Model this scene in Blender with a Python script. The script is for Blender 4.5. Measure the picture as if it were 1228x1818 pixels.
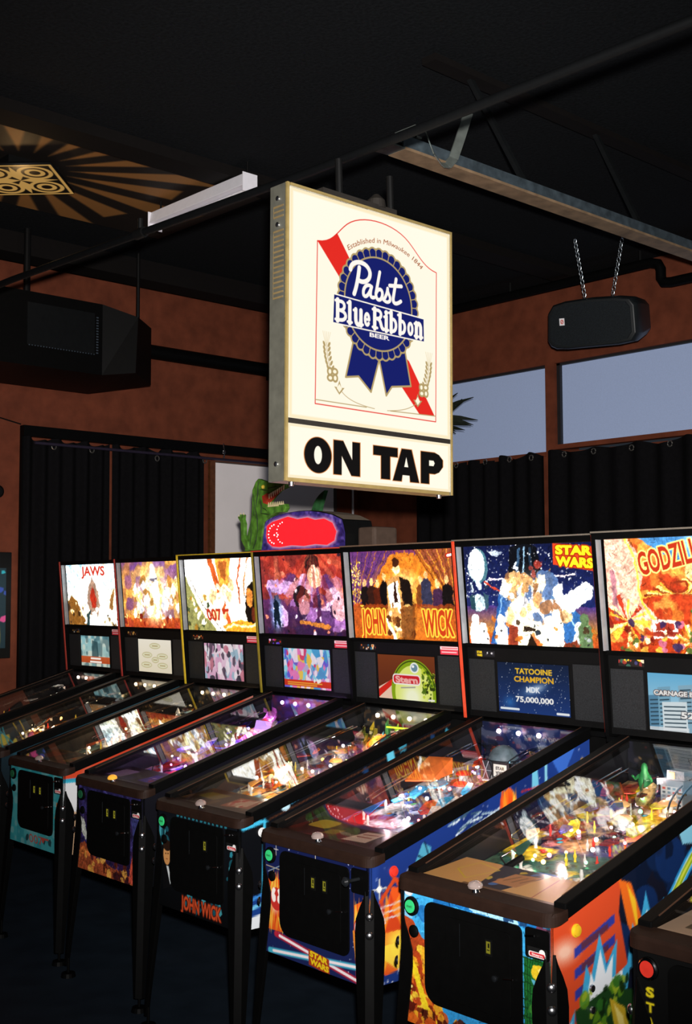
import bpy, bmesh, math, random
import numpy as np
from mathutils import Vector, Matrix

for _o in list(bpy.data.objects):
    bpy.data.objects.remove(_o, do_unlink=True)
SC = bpy.context.scene
COL = SC.collection

# ------------------------------------------------------------------ camera
CAM = Vector((7.013, -3.039, 1.7517))
YAW, PITCH, ROLL, FPX = 0.82514, 0.06702, -0.00342, 2098.5
fwd = Vector((-math.sin(YAW) * math.cos(PITCH), math.cos(YAW) * math.cos(PITCH), math.sin(PITCH)))
rgt = Vector((math.cos(YAW), math.sin(YAW), 0))
upv = rgt.cross(fwd)
r2 = rgt * math.cos(ROLL) + upv * math.sin(ROLL)
u2 = -rgt * math.sin(ROLL) + upv * math.cos(ROLL)
cam_data = bpy.data.cameras.new('camera')
cam_data.sensor_fit = 'HORIZONTAL'
cam_data.sensor_width = 36
cam_data.lens = 36 * FPX / 1228
cam_data.clip_start = 0.05
cam = bpy.data.objects.new('camera', cam_data)
COL.objects.link(cam)
cam.matrix_world = Matrix(((r2.x, u2.x, -fwd.x, CAM.x), (r2.y, u2.y, -fwd.y, CAM.y),
                           (r2.z, u2.z, -fwd.z, CAM.z), (0, 0, 0, 1)))
SC.camera = cam

# ------------------------------------------------------------------ world, exposure, room lights
SC.view_settings.view_transform = 'Standard'
SC.view_settings.look = 'None'
SC.view_settings.exposure = 0
SC.view_settings.gamma = 1
W = bpy.data.worlds.new('night')
SC.world = W
W.use_nodes = True
bgn = W.node_tree.nodes['Background']
bgn.inputs[0].default_value = (0.5, 0.6, 0.75, 1)
bgn.inputs[1].default_value = 0.035


def lamp(name, kind, loc, energy, col=(1, 1, 1), size=0.05, target=None, angle=None, blend=0.5, parent=None):
    d = bpy.data.lights.new(name, kind)
    d.energy = energy
    d.color = col
    if kind == 'AREA':
        d.size = size
    else:
        d.shadow_soft_size = size
    if angle:
        d.spot_size = angle
        d.spot_blend = blend
    o = bpy.data.objects.new(name, d)
    COL.objects.link(o)
    o.location = loc
    if target is not None:
        o.rotation_euler = (Vector(target) - Vector(loc)).to_track_quat('-Z', 'Y').to_euler()
    if parent:
        o.parent = parent
    return o


# the flash on top of the photographer's camera, aimed at the upper walls
lamp('camera_flash', 'SPOT', (7.04, -3.02, 1.88), 1750, (1, 0.96, 0.93), 0.03, target=(0.3, 3.2, 2.75), angle=1.22, blend=1.0)
# a dim hanging room lamp to the right of the row (outside the picture)
lamp('room_lamp', 'POINT', (7.6, 0.3, 3.2), 45, (0.9, 0.95, 1.0), 0.25)

# ------------------------------------------------------------------ colour helpers / materials


def lin(c):
    c = np.asarray(c, float)
    return np.where(c <= 0.04045, c / 12.92, ((c + 0.055) / 1.055) ** 2.4)


def hx(s):
    return tuple(int(s[k:k + 2], 16) / 255 for k in (0, 2, 4))


MATS = {}


def mat(name, col, rough=0.5, metal=0.0, emit=0.0, var=0.12, scale=30, bump=0.0, spec=0.5, emit_col=None):
    """Plain procedural material; the colour is broken up by a noise."""
    if name in MATS:
        return MATS[name]
    m = bpy.data.materials.new(name)
    m.use_nodes = True
    nt = m.node_tree
    b = nt.nodes['Principled BSDF']
    c = lin(hx(col) if isinstance(col, str) else col)
    tc = nt.nodes.new('ShaderNodeTexCoord')
    n = nt.nodes.new('ShaderNodeTexNoise')
    n.inputs['Scale'].default_value = scale
    n.inputs['Detail'].default_value = 4
    nt.links.new(tc.outputs['Object'], n.inputs['Vector'])
    r = nt.nodes.new('ShaderNodeValToRGB')
    r.color_ramp.elements[0].position = 0.3
    r.color_ramp.elements[1].position = 0.7
    r.color_ramp.elements[0].color = (*(c * (1 - var)), 1)
    r.color_ramp.elements[1].color = (*np.minimum(c * (1 + var), 1), 1)
    nt.links.new(n.outputs['Fac'], r.inputs['Fac'])
    nt.links.new(r.outputs['Color'], b.inputs['Base Color'])
    b.inputs['Roughness'].default_value = rough
    b.inputs['Metallic'].default_value = metal
    b.inputs['Specular IOR Level'].default_value = spec
    if emit:
        e = lin(hx(emit_col)) if emit_col else c
        b.inputs['Emission Color'].default_value = (*e, 1)
        b.inputs['Emission Strength'].default_value = emit
    if bump:
        bp = nt.nodes.new('ShaderNodeBump')
        bp.inputs['Strength'].default_value = bump
        bp.inputs['Distance'].default_value = 0.01
        nt.links.new(n.outputs['Fac'], bp.inputs['Height'])
        nt.links.new(bp.outputs['Normal'], b.inputs['Normal'])
    MATS[name] = m
    return m


def art_mat(name, emit=0.0, rough=0.4, spec=0.4):
    """Printed artwork: the mesh's colour attribute, plain (lit by the room) or backlit."""
    if name in MATS:
        return MATS[name]
    m = bpy.data.materials.new(name)
    m.use_nodes = True
    nt = m.node_tree
    b = nt.nodes['Principled BSDF']
    a = nt.nodes.new('ShaderNodeAttribute')
    a.attribute_name = 'art'
    b.inputs['Roughness'].default_value = rough
    b.inputs['Specular IOR Level'].default_value = spec
    if emit:
        nt.links.new(a.outputs['Color'], b.inputs['Emission Color'])
        b.inputs['Emission Strength'].default_value = emit
        b.inputs['Base Color'].default_value = (0.002, 0.002, 0.002, 1)
    else:
        nt.links.new(a.outputs['Color'], b.inputs['Base Color'])
    MATS[name] = m
    return m


def glass_mat(name, tint=(1, 1, 1), ior=1.5):
    if name in MATS:
        return MATS[name]
    m = bpy.data.materials.new(name)
    m.use_nodes = True
    nt = m.node_tree
    nt.nodes.clear()
    out = nt.nodes.new('ShaderNodeOutputMaterial')
    t = nt.nodes.new('ShaderNodeBsdfTransparent')
    t.inputs[0].default_value = (*tint, 1)
    g = nt.nodes.new('ShaderNodeBsdfGlossy')
    g.inputs['Roughness'].default_value = 0.0
    r0 = ((ior - 1) / (ior + 1)) ** 2
    geo = nt.nodes.new('ShaderNodeNewGeometry')
    dot = nt.nodes.new('ShaderNodeVectorMath')
    dot.operation = 'DOT_PRODUCT'
    nt.links.new(geo.outputs['Incoming'], dot.inputs[0])
    nt.links.new(geo.outputs['Normal'], dot.inputs[1])
    prev = dot.outputs['Value']
    for op, v in (('ABSOLUTE', None), ('SUBTRACT', 1.0), ('POWER', 5.0), ('MULTIPLY', 1 - r0), ('ADD', r0)):
        q = nt.nodes.new('ShaderNodeMath')
        q.operation = op
        if op == 'SUBTRACT':
            q.inputs[0].default_value = v
            nt.links.new(prev, q.inputs[1])
        else:
            nt.links.new(prev, q.inputs[0])
            if v is not None:
                q.inputs[1].default_value = v
        prev = q.outputs[0]
    mx = nt.nodes.new('ShaderNodeMixShader')
    nt.links.new(prev, mx.inputs[0])
    nt.links.new(t.outputs[0], mx.inputs[1])
    nt.links.new(g.outputs[0], mx.inputs[2])
    nt.links.new(mx.outputs[0], out.inputs[0])
    MATS[name] = m
    return m


BLACK = mat('black_paint', '0c0c0c', 0.5, spec=0.15)
BLACKM = mat('black_powder_coat', '070707', 0.5, spec=0.08)
BROWNB = mat('lockbar_coat', '261812', 0.6, spec=0.12)
CHROME = mat('chrome', 'd8d8dc', 0.12, 1.0, var=0.03)
STEEL = mat('bolt_steel', 'e4e4e8', 0.25, 1.0, var=0.05)
GALV = mat('galvanised_steel', '8e9690', 0.45, 0.75, var=0.25, scale=18)
WHITE = mat('white_enamel', 'eceaf0', 0.4, var=0.03)
RED = mat('red_plastic', 'd63427', 0.35)
YELLOW = mat('yellow_plastic', 'e0b524', 0.35)

# ------------------------------------------------------------------ mesh helpers


def link(name, me, parent=None):
    o = bpy.data.objects.new(name, me)
    COL.objects.link(o)
    if parent:
        o.parent = parent
    return o


def tag(o, label=None, cat=None, group=None, kind=None):
    for k, v in (('label', label), ('category', cat), ('group', group), ('kind', kind)):
        if v:
            o[k] = v
    return o


def empty(name, loc=(0, 0, 0), rz=0.0):
    o = bpy.data.objects.new(name, None)
    o.empty_display_size = 0.1
    COL.objects.link(o)
    o.location = loc
    o.rotation_euler = (0, 0, rz)
    return o


class MB:
    """Collects shapes and links them as one mesh object."""

    def __init__(s):
        s.v, s.f = [], []

    def add(s, vs, fs):
        n = len(s.v)
        s.v += [tuple(p) for p in vs]
        s.f += [tuple(k + n for k in f) for f in fs]
        return s

    def hexa(s, b, t):                       # bottom quad, top quad (same winding)
        return s.add(list(b) + list(t), [(3, 2, 1, 0), (4, 5, 6, 7), (0, 1, 5, 4), (1, 2, 6, 5), (2, 3, 7, 6), (3, 0, 4, 7)])

    def box(s, x0, x1, y0, y1, z0, z1):
        return s.hexa([(x0, y0, z0), (x1, y0, z0), (x1, y1, z0), (x0, y1, z0)],
                      [(x0, y0, z1), (x1, y0, z1), (x1, y1, z1), (x0, y1, z1)])

    def prism(s, pts, off):                  # planar polygon (3D) extruded by a vector
        n = len(pts)
        off = Vector(off)
        b = [Vector(p) for p in pts]
        t = [p + off for p in b]
        return s.add(b + t, [tuple(range(n))[::-1], tuple(range(n, 2 * n))] +
                     [(k, (k + 1) % n, n + (k + 1) % n, n + k) for k in range(n)])

    def tube(s, pts, r, n=10, caps=True):
        pts = [Vector(p) for p in pts]
        rings = []
        for k, p in enumerate(pts):
            d = (pts[min(k + 1, len(pts) - 1)] - pts[max(k - 1, 0)]).normalized()
            a = d.cross(Vector((0, 0, 1)) if abs(d.z) < 0.95 else Vector((1, 0, 0))).normalized()
            b = d.cross(a)
            rr = r[k] if isinstance(r, (list, tuple)) else r
            rings.append([p + (a * math.cos(2 * math.pi * j / n) + b * math.sin(2 * math.pi * j / n)) * rr for j in range(n)])
        vs = [p for R in rings for p in R]
        fs = [(k * n + j, k * n + (j + 1) % n, (k + 1) * n + (j + 1) % n, (k + 1) * n + j)
              for k in range(len(rings) - 1) for j in range(n)]
        if caps:
            fs += [tuple(range(n))[::-1], tuple(range((len(rings) - 1) * n, len(rings) * n))]
        return s.add(vs, fs)

    def lathe(s, prof, c=(0, 0, 0), axis=(0, 0, 1), n=20):   # prof: (radius, height) pairs
        ax = Vector(axis).normalized()
        a = ax.orthogonal().normalized()
        b = ax.cross(a)
        c = Vector(c)
        vs = [c + ax * h + (a * math.cos(2 * math.pi * j / n) + b * math.sin(2 * math.pi * j / n)) * max(r, 1e-5)
              for r, h in prof for j in range(n)]
        m = len(prof)
        fs = [(k * n + j, k * n + (j + 1) % n, (k + 1) * n + (j + 1) % n, (k + 1) * n + j)
              for k in range(m - 1) for j in range(n)]
        fs += [tuple(range(n))[::-1], tuple(range((m - 1) * n, m * n))]
        return s.add(vs, fs)

    def ball(s, c, r, n=14, sz=1.0):
        return s.lathe([(r * math.sin(math.pi * k / 8), -r * sz * math.cos(math.pi * k / 8)) for k in range(9)], c, n=n)

    def mesh(s, name, m, smooth=False, bevel=0.0):
        me = bpy.data.meshes.new(name)
        me.from_pydata([tuple(p) for p in s.v], [], s.f)
        bm = bmesh.new()
        bm.from_mesh(me)
        bmesh.ops.recalc_face_normals(bm, faces=bm.faces)
        if bevel:
            es = [e for e in bm.edges if len(e.link_faces) == 2 and e.calc_face_angle(0) > 0.6]
            bmesh.ops.bevel(bm, geom=es, offset=bevel, segments=2, affect='EDGES', profile=0.6)
        bm.to_mesh(me)
        bm.free()
        me.materials.append(m)
        if smooth:
            me.polygons.foreach_set('use_smooth', [True] * len(me.polygons))
            me.set_sharp_from_angle(angle=0.7)
        return me

    def obj(s, name, m, parent=None, smooth=False, bevel=0.0):
        return link(name, s.mesh(name, m, smooth, bevel), parent)


def rrect(x0, x1, z0, z1, r, n=6):
    """rounded rectangle outline in 2D; r = radius or (bl, br, tr, tl)"""
    if not isinstance(r, (tuple, list)):
        r = (r,) * 4
    out = []
    for (cx, cz, sx, sz, a0, rr) in ((x0, z0, 1, 1, 180, r[0]), (x1, z0, -1, 1, 270, r[1]), (x1, z1, -1, -1, 0, r[2]), (x0, z1, 1, -1, 90, r[3])):
        for k in range(n + 1):
            a = math.radians(a0 + 90 * k / n)
            out.append((cx + sx * rr + rr * math.cos(a), cz + sz * rr + rr * math.sin(a)))
    return out


# ------------------------------------------------------------------ printed artwork
_TXT = {}


def text_tris(s, bold=0.0):
    key = (s, bold)
    if key not in _TXT:
        cu = bpy.data.curves.new('lettering', 'FONT')
        cu.body = s
        cu.size = 1
        cu.offset = bold
        cu.resolution_u = 3
        o = bpy.data.objects.new('lettering', cu)
        COL.objects.link(o)
        dg = bpy.context.evaluated_depsgraph_get()
        dg.update()
        me = o.evaluated_get(dg).to_mesh()
        co = np.empty(len(me.vertices) * 3)
        me.vertices.foreach_get('co', co)
        co = co.reshape(-1, 3)[:, :2]
        me.calc_loop_triangles()
        tri = np.empty(len(me.loop_triangles) * 3, dtype=np.int32)
        me.loop_triangles.foreach_get('vertices', tri)
        bpy.data.objects.remove(o, do_unlink=True)
        bpy.data.curves.remove(cu)
        _TXT[key] = (co.copy(), tri.reshape(-1, 3))
    return _TXT[key]


class Paint:
    """A small painter: colours (display values) on a grid over the window x0..x1, y0(top)..y1(bottom)."""

    def __init__(s, x0, x1, y0, y1, rows, base=(0, 0, 0), seed=1):
        s.x0, s.x1, s.y0, s.y1 = x0, x1, y0, y1
        s.H = rows
        s.W = max(8, int(round(rows * abs((x1 - x0) / (y1 - y0)))))
        s.px = s.W / (x1 - x0)
        s.py = s.H / (y1 - y0)
        s.a = np.zeros((s.H, s.W, 3))
        s.a[:] = hx(base) if isinstance(base, str) else base
        s.rng = np.random.default_rng(seed)

    def c(s, col):
        return np.array(hx(col) if isinstance(col, str) else col, float)

    def P(s, pts):
        p = np.asarray(pts, float)
        return np.stack([(p[:, 0] - s.x0) * s.px - 0.5, (p[:, 1] - s.y0) * s.py - 0.5], 1)

    def box(s, p, pad):
        x0 = max(0, int(math.floor(p[:, 0].min() - pad)))
        x1 = min(s.W, int(math.ceil(p[:, 0].max() + pad)) + 1)
        y0 = max(0, int(math.floor(p[:, 1].min() - pad)))
        y1 = min(s.H, int(math.ceil(p[:, 1].max() + pad)) + 1)
        if x1 <= x0 or y1 <= y0:
            return None
        return x0, x1, y0, y1, *np.meshgrid(np.arange(x0, x1), np.arange(y0, y1))

    def put(s, b, m, col, al=1.0):
        x0, x1, y0, y1 = b[:4]
        m = (np.clip(m, 0, 1) * al)[..., None]
        s.a[y0:y1, x0:x1] = s.a[y0:y1, x0:x1] * (1 - m) + s.c(col) * m

    @staticmethod
    def dseg(X, Y, a, b):
        d = b - a
        L = max(d @ d, 1e-12)
        t = np.clip(((X - a[0]) * d[0] + (Y - a[1]) * d[1]) / L, 0, 1)
        return np.hypot(X - a[0] - t * d[0], Y - a[1] - t * d[1])

    def fill(s, pts, col, al=1.0, line=None, lw=0.01, soft=0):
        p = s.P(pts)
        b = s.box(p, 2 + soft)
        if b is None:
            return s
        X, Y = b[4], b[5]
        ins = np.zeros(X.shape, bool)
        D = np.full(X.shape, 1e9)
        for k in range(len(p)):
            a, c = p[k], p[(k + 1) % len(p)]
            D = np.minimum(D, s.dseg(X, Y, a, c))
            cr = (a[1] > Y) != (c[1] > Y)
            with np.errstate(divide='ignore', invalid='ignore'):
                ins ^= cr & (X < (c[0] - a[0]) * (Y - a[1]) / (c[1] - a[1]) + a[0])
        sd = np.where(ins, D, -D)
        s.put(b, 0.5 + sd / (1 + soft), col, al)
        if line:
            s.stroke(list(pts) + [pts[0]], lw, line)
        return s

    def stroke(s, pts, w, col, al=1.0, soft=0):
        p = s.P(pts)
        hw = w * abs(s.px) / 2
        b = s.box(p, hw + 2 + soft)
        if b is None:
            return s
        D = np.full(b[4].shape, 1e9)
        for k in range(len(p) - 1):
            D = np.minimum(D, s.dseg(b[4], b[5], p[k], p[k + 1]))
        s.put(b, (hw - D) / (1 + soft) + 0.5, col, al)
        return s

    def ell(s, cx, cy, rx, ry, col, al=1.0, soft=0.0, rot=0.0):
        p = s.P([(cx, cy)])[0]
        rx, ry = abs(rx * s.px), abs(ry * s.py)
        R = max(rx, ry)
        b = s.box(np.array([p - R, p + R]), 2)
        if b is None:
            return s
        dx, dy = b[4] - p[0], b[5] - p[1]
        cr, sr = math.cos(rot), math.sin(rot)
        q = np.hypot((dx * cr + dy * sr) / rx, (-dx * sr + dy * cr) / ry)
        m = np.clip((1 - q) / soft, 0, 1) ** 1.3 if soft else (1 - q) * min(rx, ry) + 0.5
        s.put(b, m, col, al)
        return s

    def grad(s, c0, c1, axis=1):
        t = np.linspace(0, 1, s.H if axis else s.W)
        t = t[:, None, None] if axis else t[None, :, None]
        s.a = np.ones_like(s.a) * (s.c(c0) * (1 - t) + s.c(c1) * t)
        return s

    def band(s, y0, y1, c0, c1, al=1.0):
        a = int((y0 - s.y0) * s.py)
        b = int((y1 - s.y0) * s.py)
        a, b = sorted((a, b))
        a, b = max(0, a), max(0, min(s.H, b))
        t = np.linspace(0, 1, b - a)[:, None, None]
        s.a[a:b] = s.a[a:b] * (1 - al) + al * (s.c(c0) * (1 - t) + s.c(c1) * t)
        return s

    def blot(s, cell, cols, al=0.8, thr=0.55, where=None):
        """blotchy patches in the given colours (value noise)"""
        for col in cols:
            n = s.field(cell)
            m = np.clip((n - thr) * 8, 0, 1) * al
            if where is not None:
                m = m * where
            s.a = s.a * (1 - m[..., None]) + s.c(col) * m[..., None]
        return s

    def field(s, cell):
        g = s.rng.random((int(s.H / cell) + 4, int(s.W / cell) + 4))
        yy = np.arange(s.H) / cell
        xx = np.arange(s.W) / cell
        y0, x0 = yy.astype(int), xx.astype(int)
        fy, fx = (yy - y0)[:, None], (xx - x0)[None]
        fy, fx = fy * fy * (3 - 2 * fy), fx * fx * (3 - 2 * fx)
        return (g[y0][:, x0] * (1 - fy) * (1 - fx) + g[y0 + 1][:, x0] * fy * (1 - fx) +
                g[y0][:, x0 + 1] * (1 - fy) * fx + g[y0 + 1][:, x0 + 1] * fy * fx)

    def stars(s, n, r=0.004, col='ffffff', region=None):
        x0, x1, y0, y1 = region or (s.x0, s.x1, s.y0, s.y1)
        y0, y1 = min(y0, y1), max(y0, y1)
        for _ in range(n):
            rr = r * s.rng.uniform(0.4, 1.3)
            s.ell(s.rng.uniform(x0, x1), s.rng.uniform(y0, y1), rr, rr, col, s.rng.uniform(0.4, 1))
        return s

    def rays(s, cx, cy, n, R, cols, al=0.6, a0=0, a1=360):
        for k in range(n):
            a = math.radians(a0 + (a1 - a0) * (k + s.rng.uniform(-.3, .3)) / n)
            w = math.radians((a1 - a0) / n * s.rng.uniform(0.15, 0.45))
            rr = R * s.rng.uniform(0.7, 1.1)
            s.fill([(cx, cy), (cx + rr * math.cos(a - w), cy + rr * math.sin(a - w)),
                    (cx + rr * math.cos(a + w), cy + rr * math.sin(a + w))], cols[k % len(cols)], al)
        return s

    def flames(s, x0, x1, yb, yt, n, cols):
        """upright tongues between yb (base) and yt (tips)"""
        for k in range(n):
            x = s.rng.uniform(x0, x1)
            h = (yt - yb) * s.rng.uniform(0.4, 1)
            w = abs(x1 - x0) * s.rng.uniform(0.06, 0.16)
            l = s.rng.uniform(-1, 1) * w
            s.fill([(x - w, yb), (x - w * .6, yb + h * .5), (x + l, yb + h), (x + w * .6, yb + h * .45), (x + w, yb)],
                   cols[int(s.rng.integers(len(cols)))], 0.85)
        return s

    def bits(s, n, cols, rmin, rmax, region=None, al=0.9, tall=1.0):
        x0, x1, y0, y1 = region or (s.x0, s.x1, s.y0, s.y1)
        y0, y1 = min(y0, y1), max(y0, y1)
        for _ in range(n):
            r = s.rng.uniform(rmin, rmax)
            x, y = s.rng.uniform(x0, x1), s.rng.uniform(y0, y1)
            k = s.rng.integers(3)
            col = cols[int(s.rng.integers(len(cols)))]
            if k == 0:
                s.ell(x, y, r, r * tall * s.rng.uniform(0.5, 1), col, al, rot=s.rng.uniform(0, 3))
            else:
                a = s.rng.uniform(0, 6)
                s.fill([(x + r * s.rng.uniform(.5, 1.2) * math.cos(a + t), y + tall * r * s.rng.uniform(.5, 1.2) * math.sin(a + t))
                        for t in (0, 1.3, 2.5, 3.9, 5.1)], col, al)
        return s

    def age(s, n=260, amp=1.7, cell=8, det=.22, bl=.10, size=.02):
        """painterly finish: wobble the shapes, add strokes of the local colour, fine tone and soft bloom"""
        yy, xx = np.mgrid[0:s.H, 0:s.W]
        for am, ce in ((amp, cell), (amp * .35, 4)):
            dx = (s.field(ce) - .5) * 2 * am
            dy = (s.field(ce) - .5) * 2 * am
            s.a = s.a[np.clip(yy + dy, 0, s.H - 1).astype(int), np.clip(xx + dx, 0, s.W - 1).astype(int)]
        sc = abs(s.y1 - s.y0)
        for _ in range(n):
            i, j = int(s.rng.integers(s.H)), int(s.rng.integers(s.W))
            x, y = s.x0 + (j + .5) / s.px, s.y0 + (i + .5) / s.py
            c = np.clip(s.a[i, j] * s.rng.uniform(.35, 1.45) + s.rng.uniform(-.08, .1), 0, 1)
            L, a = size * sc * s.rng.uniform(.3, 1.2), s.rng.uniform(0, 3.14)
            s.stroke([(x - L * math.cos(a), y - L * math.sin(a)), (x, y + L * .2), (x + L * math.cos(a), y + L * math.sin(a))], size * sc * s.rng.uniform(.12, .4), c, .8)
        m = 1 + det * (s.field(2.3) - .5) + det * (s.field(6) - .5)
        s.a = np.clip(s.a * m[..., None], 0, 1)
        if bl:
            b = np.clip(s.a - .55, 0, 1)
            for ax in (0, 1):
                for r in (2, 4):
                    b = (np.roll(b, r, ax) + np.roll(b, -r, ax) + b) / 3
            s.a = np.clip(s.a + bl * 2 * b, 0, 1)
        return s

    def text(s, body, cx, cy, h, col, w=None, bold=0.02, shear=0.0, rot=0.0, al=1.0, arc=None, grow=0.0, line=None):
        """lettering centred on cx, cy with capital height h (and total width w)"""
        if line:
            s.text(body, cx, cy, h, line[0], w, bold, shear, rot, al, arc, grow=line[1])
        co, tri = text_tris(body, bold)
        if len(co) == 0:
            return s
        x, y = co[:, 0].copy(), co[:, 1].copy()
        lo, hi = x.min(), x.max()
        b0 = -max(bold, 0)
        ch = 0.73 + 2 * max(bold, 0)
        u = (x - (lo + hi) / 2) / max(hi - lo, 1e-6)
        v = (y - b0) / ch - 0.5
        ww = w if w else h * (hi - lo) / ch
        X = u * ww + shear * v * h
        Yv = -v * h
        if s.py < 0:
            Yv = -Yv
        if s.px < 0:
            X = -X
        if arc:
            th = X / arc
            X, Yv = (arc - Yv) * np.sin(th), -(arc - Yv) * np.cos(th) + arc
        cr, sr = math.cos(rot), math.sin(rot)
        q = s.P(np.stack([cx + X * cr - Yv * sr, cy + X * sr + Yv * cr], 1))
        b = s.box(q, 3 + grow * abs(s.px))
        if b is None:
            return s
        SS = 3
        w_, h_ = (b[1] - b[0]) * SS, (b[3] - b[2]) * SS
        M = np.zeros((h_, w_), bool)
        qq = (q - [b[0], b[2]] + 0.5) * SS - 0.5
        for t in tri:
            A, B, C = qq[t[0]], qq[t[1]], qq[t[2]]
            xa, xb = max(0, int(min(A[0], B[0], C[0]))), min(w_, int(max(A[0], B[0], C[0])) + 2)
            ya, yb = max(0, int(min(A[1], B[1], C[1]))), min(h_, int(max(A[1], B[1], C[1])) + 2)
            if xb <= xa or yb <= ya:
                continue
            gx, gy = np.meshgrid(np.arange(xa, xb), np.arange(ya, yb))
            e = [(B[0] - A[0]) * (gy - A[1]) - (B[1] - A[1]) * (gx - A[0]),
                 (C[0] - B[0]) * (gy - B[1]) - (C[1] - B[1]) * (gx - B[0]),
                 (A[0] - C[0]) * (gy - C[1]) - (A[1] - C[1]) * (gx - C[0])]
            M[ya:yb, xa:xb] |= ((e[0] >= 0) & (e[1] >= 0) & (e[2] >= 0)) | ((e[0] <= 0) & (e[1] <= 0) & (e[2] <= 0))
        g = int(round(grow * abs(s.px) * SS))
        if g > 0:
            N = M.copy()
            for k in range(16):
                dx, dy = int(round(g * math.cos(k * .3927))), int(round(g * math.sin(k * .3927)))
                N |= np.roll(np.roll(M, dx, 1), dy, 0)
            M = N
        m = M.reshape(h_ // SS, SS, w_ // SS, SS).mean((1, 3))
        s.put(b, m, col, al)
        return s


def art_quad(name, pt, TL, TR, BR, BL, m, parent=None, thick=0.004, back=None, hdr=0.0):
    """A printed sheet over the quad TL, TR, BR, BL (seen from its front), with real thickness."""
    TL, TR, BR, BL = (np.array(p, float) for p in (TL, TR, BR, BL))
    H, Wd = pt.H, pt.W
    u = (np.arange(Wd) / (Wd - 1))[None, :, None]
    v = (np.arange(H) / (H - 1))[:, None, None]
    pos = (TL * (1 - u) + TR * u) * (1 - v) + (BL * (1 - u) + BR * u) * v
    nrm = np.cross(TR - TL, TL - BL)
    nrm /= np.linalg.norm(nrm)
    co = pos.reshape(-1, 3)
    back_v = np.array([TL, TR, BR, BL]) - nrm * 0.0004
    back_w = np.array([TL, TR, BR, BL]) - nrm * thick
    n0 = len(co)
    co = np.concatenate([co, back_v, back_w])
    i = np.arange(H * Wd).reshape(H, Wd)
    q = np.stack([i[1:, :-1], i[1:, 1:], i[:-1, 1:], i[:-1, :-1]], -1).reshape(-1, 4)
    a, b = [n0 + k for k in range(4)], [n0 + 4 + k for k in range(4)]
    ex = np.array([[a[3], a[2], a[1], a[0]], [b[0], b[1], b[2], b[3]]] + [[a[k], a[(k + 1) % 4], b[(k + 1) % 4], b[k]] for k in range(4)])
    q = np.concatenate([q, ex]).astype(np.int32)
    me = bpy.data.meshes.new(name)
    me.vertices.add(len(co))
    me.vertices.foreach_set('co', co.ravel())
    me.loops.add(q.size)
    me.loops.foreach_set('vertex_index', q.ravel())
    me.polygons.add(len(q))
    me.polygons.foreach_set('loop_start', np.arange(0, q.size, 4, dtype=np.int32))
    mi = np.zeros(len(q), dtype=np.int32)
    mi[-6:] = 1
    me.materials.append(m)
    me.materials.append(back or BLACK)
    me.polygons.foreach_set('material_index', mi)
    me.update(calc_edges=True)
    at = me.color_attributes.new('art', 'FLOAT_COLOR', 'POINT')
    cols = np.ones((len(co), 4))
    cols[:n0, :3] = lin(np.clip(pt.a.reshape(-1, 3), 0, 1))
    if hdr:                                  # backlit film: clear areas pass far more light than inked ones
        lum = cols[:n0, :3] @ np.array([.3, .59, .11])
        cols[:n0, :3] *= (1 + hdr * lum ** 3)[:, None]
    cols[n0:, :3] = 0.01
    at.data.foreach_set('color', cols.astype(np.float32).ravel())
    return link(name, me, parent)
# ------------------------------------------------------------------ the room
XL, YB, ZC = -0.62, 4.15, 4.10


def wall_mat():
    m = mat('painted_brick', '6a3522', 0.75, var=0.22, scale=9, spec=0.2)
    nt = m.node_tree
    b = nt.nodes['Principled BSDF']
    tc = nt.nodes['Texture Coordinate']
    mp = nt.nodes.new('ShaderNodeMapping')
    mp.inputs['Rotation'].default_value = (math.pi / 2, 0, 0)
    br = nt.nodes.new('ShaderNodeTexBrick')
    br.inputs['Scale'].default_value = 4.2
    br.inputs['Mortar Size'].default_value = 0.012
    br.inputs['Color1'].default_value = br.inputs['Color2'].default_value = (1, 1, 1, 1)
    br.inputs['Mortar'].default_value = (0, 0, 0, 1)
    sx = nt.nodes.new('ShaderNodeSeparateXYZ')
    ad = nt.nodes.new('ShaderNodeMath')
    ad.operation = 'ADD'
    cb = nt.nodes.new('ShaderNodeCombineXYZ')
    nt.links.new(tc.outputs['Object'], sx.inputs[0])
    nt.links.new(sx.outputs[0], ad.inputs[0])
    nt.links.new(sx.outputs[1], ad.inputs[1])
    nt.links.new(ad.outputs[0], cb.inputs[0])
    nt.links.new(sx.outputs[2], cb.inputs[1])
    nt.links.new(cb.outputs[0], br.inputs['Vector'])
    bp = nt.nodes.new('ShaderNodeBump')
    bp.inputs['Strength'].default_value = 0.25
    bp.inputs['Distance'].default_value = 0.004
    nt.links.new(br.outputs['Color'], bp.inputs['Height'])
    nt.links.new(bp.outputs['Normal'], b.inputs['Normal'])
    return m


WALL = wall_mat()
CEIL = mat('black_ceiling', '141618', 0.9, var=0.35, scale=60, bump=0.4, spec=0.1)
FLOORM = mat('dark_floor', '202a35', 0.55, var=0.2, scale=6, spec=0.2)
BEAMM = mat('black_beam', '0d0a09', 0.8, spec=0.15)


def struct(o, label=None):
    return tag(o, label, None, None, 'structure')


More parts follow.
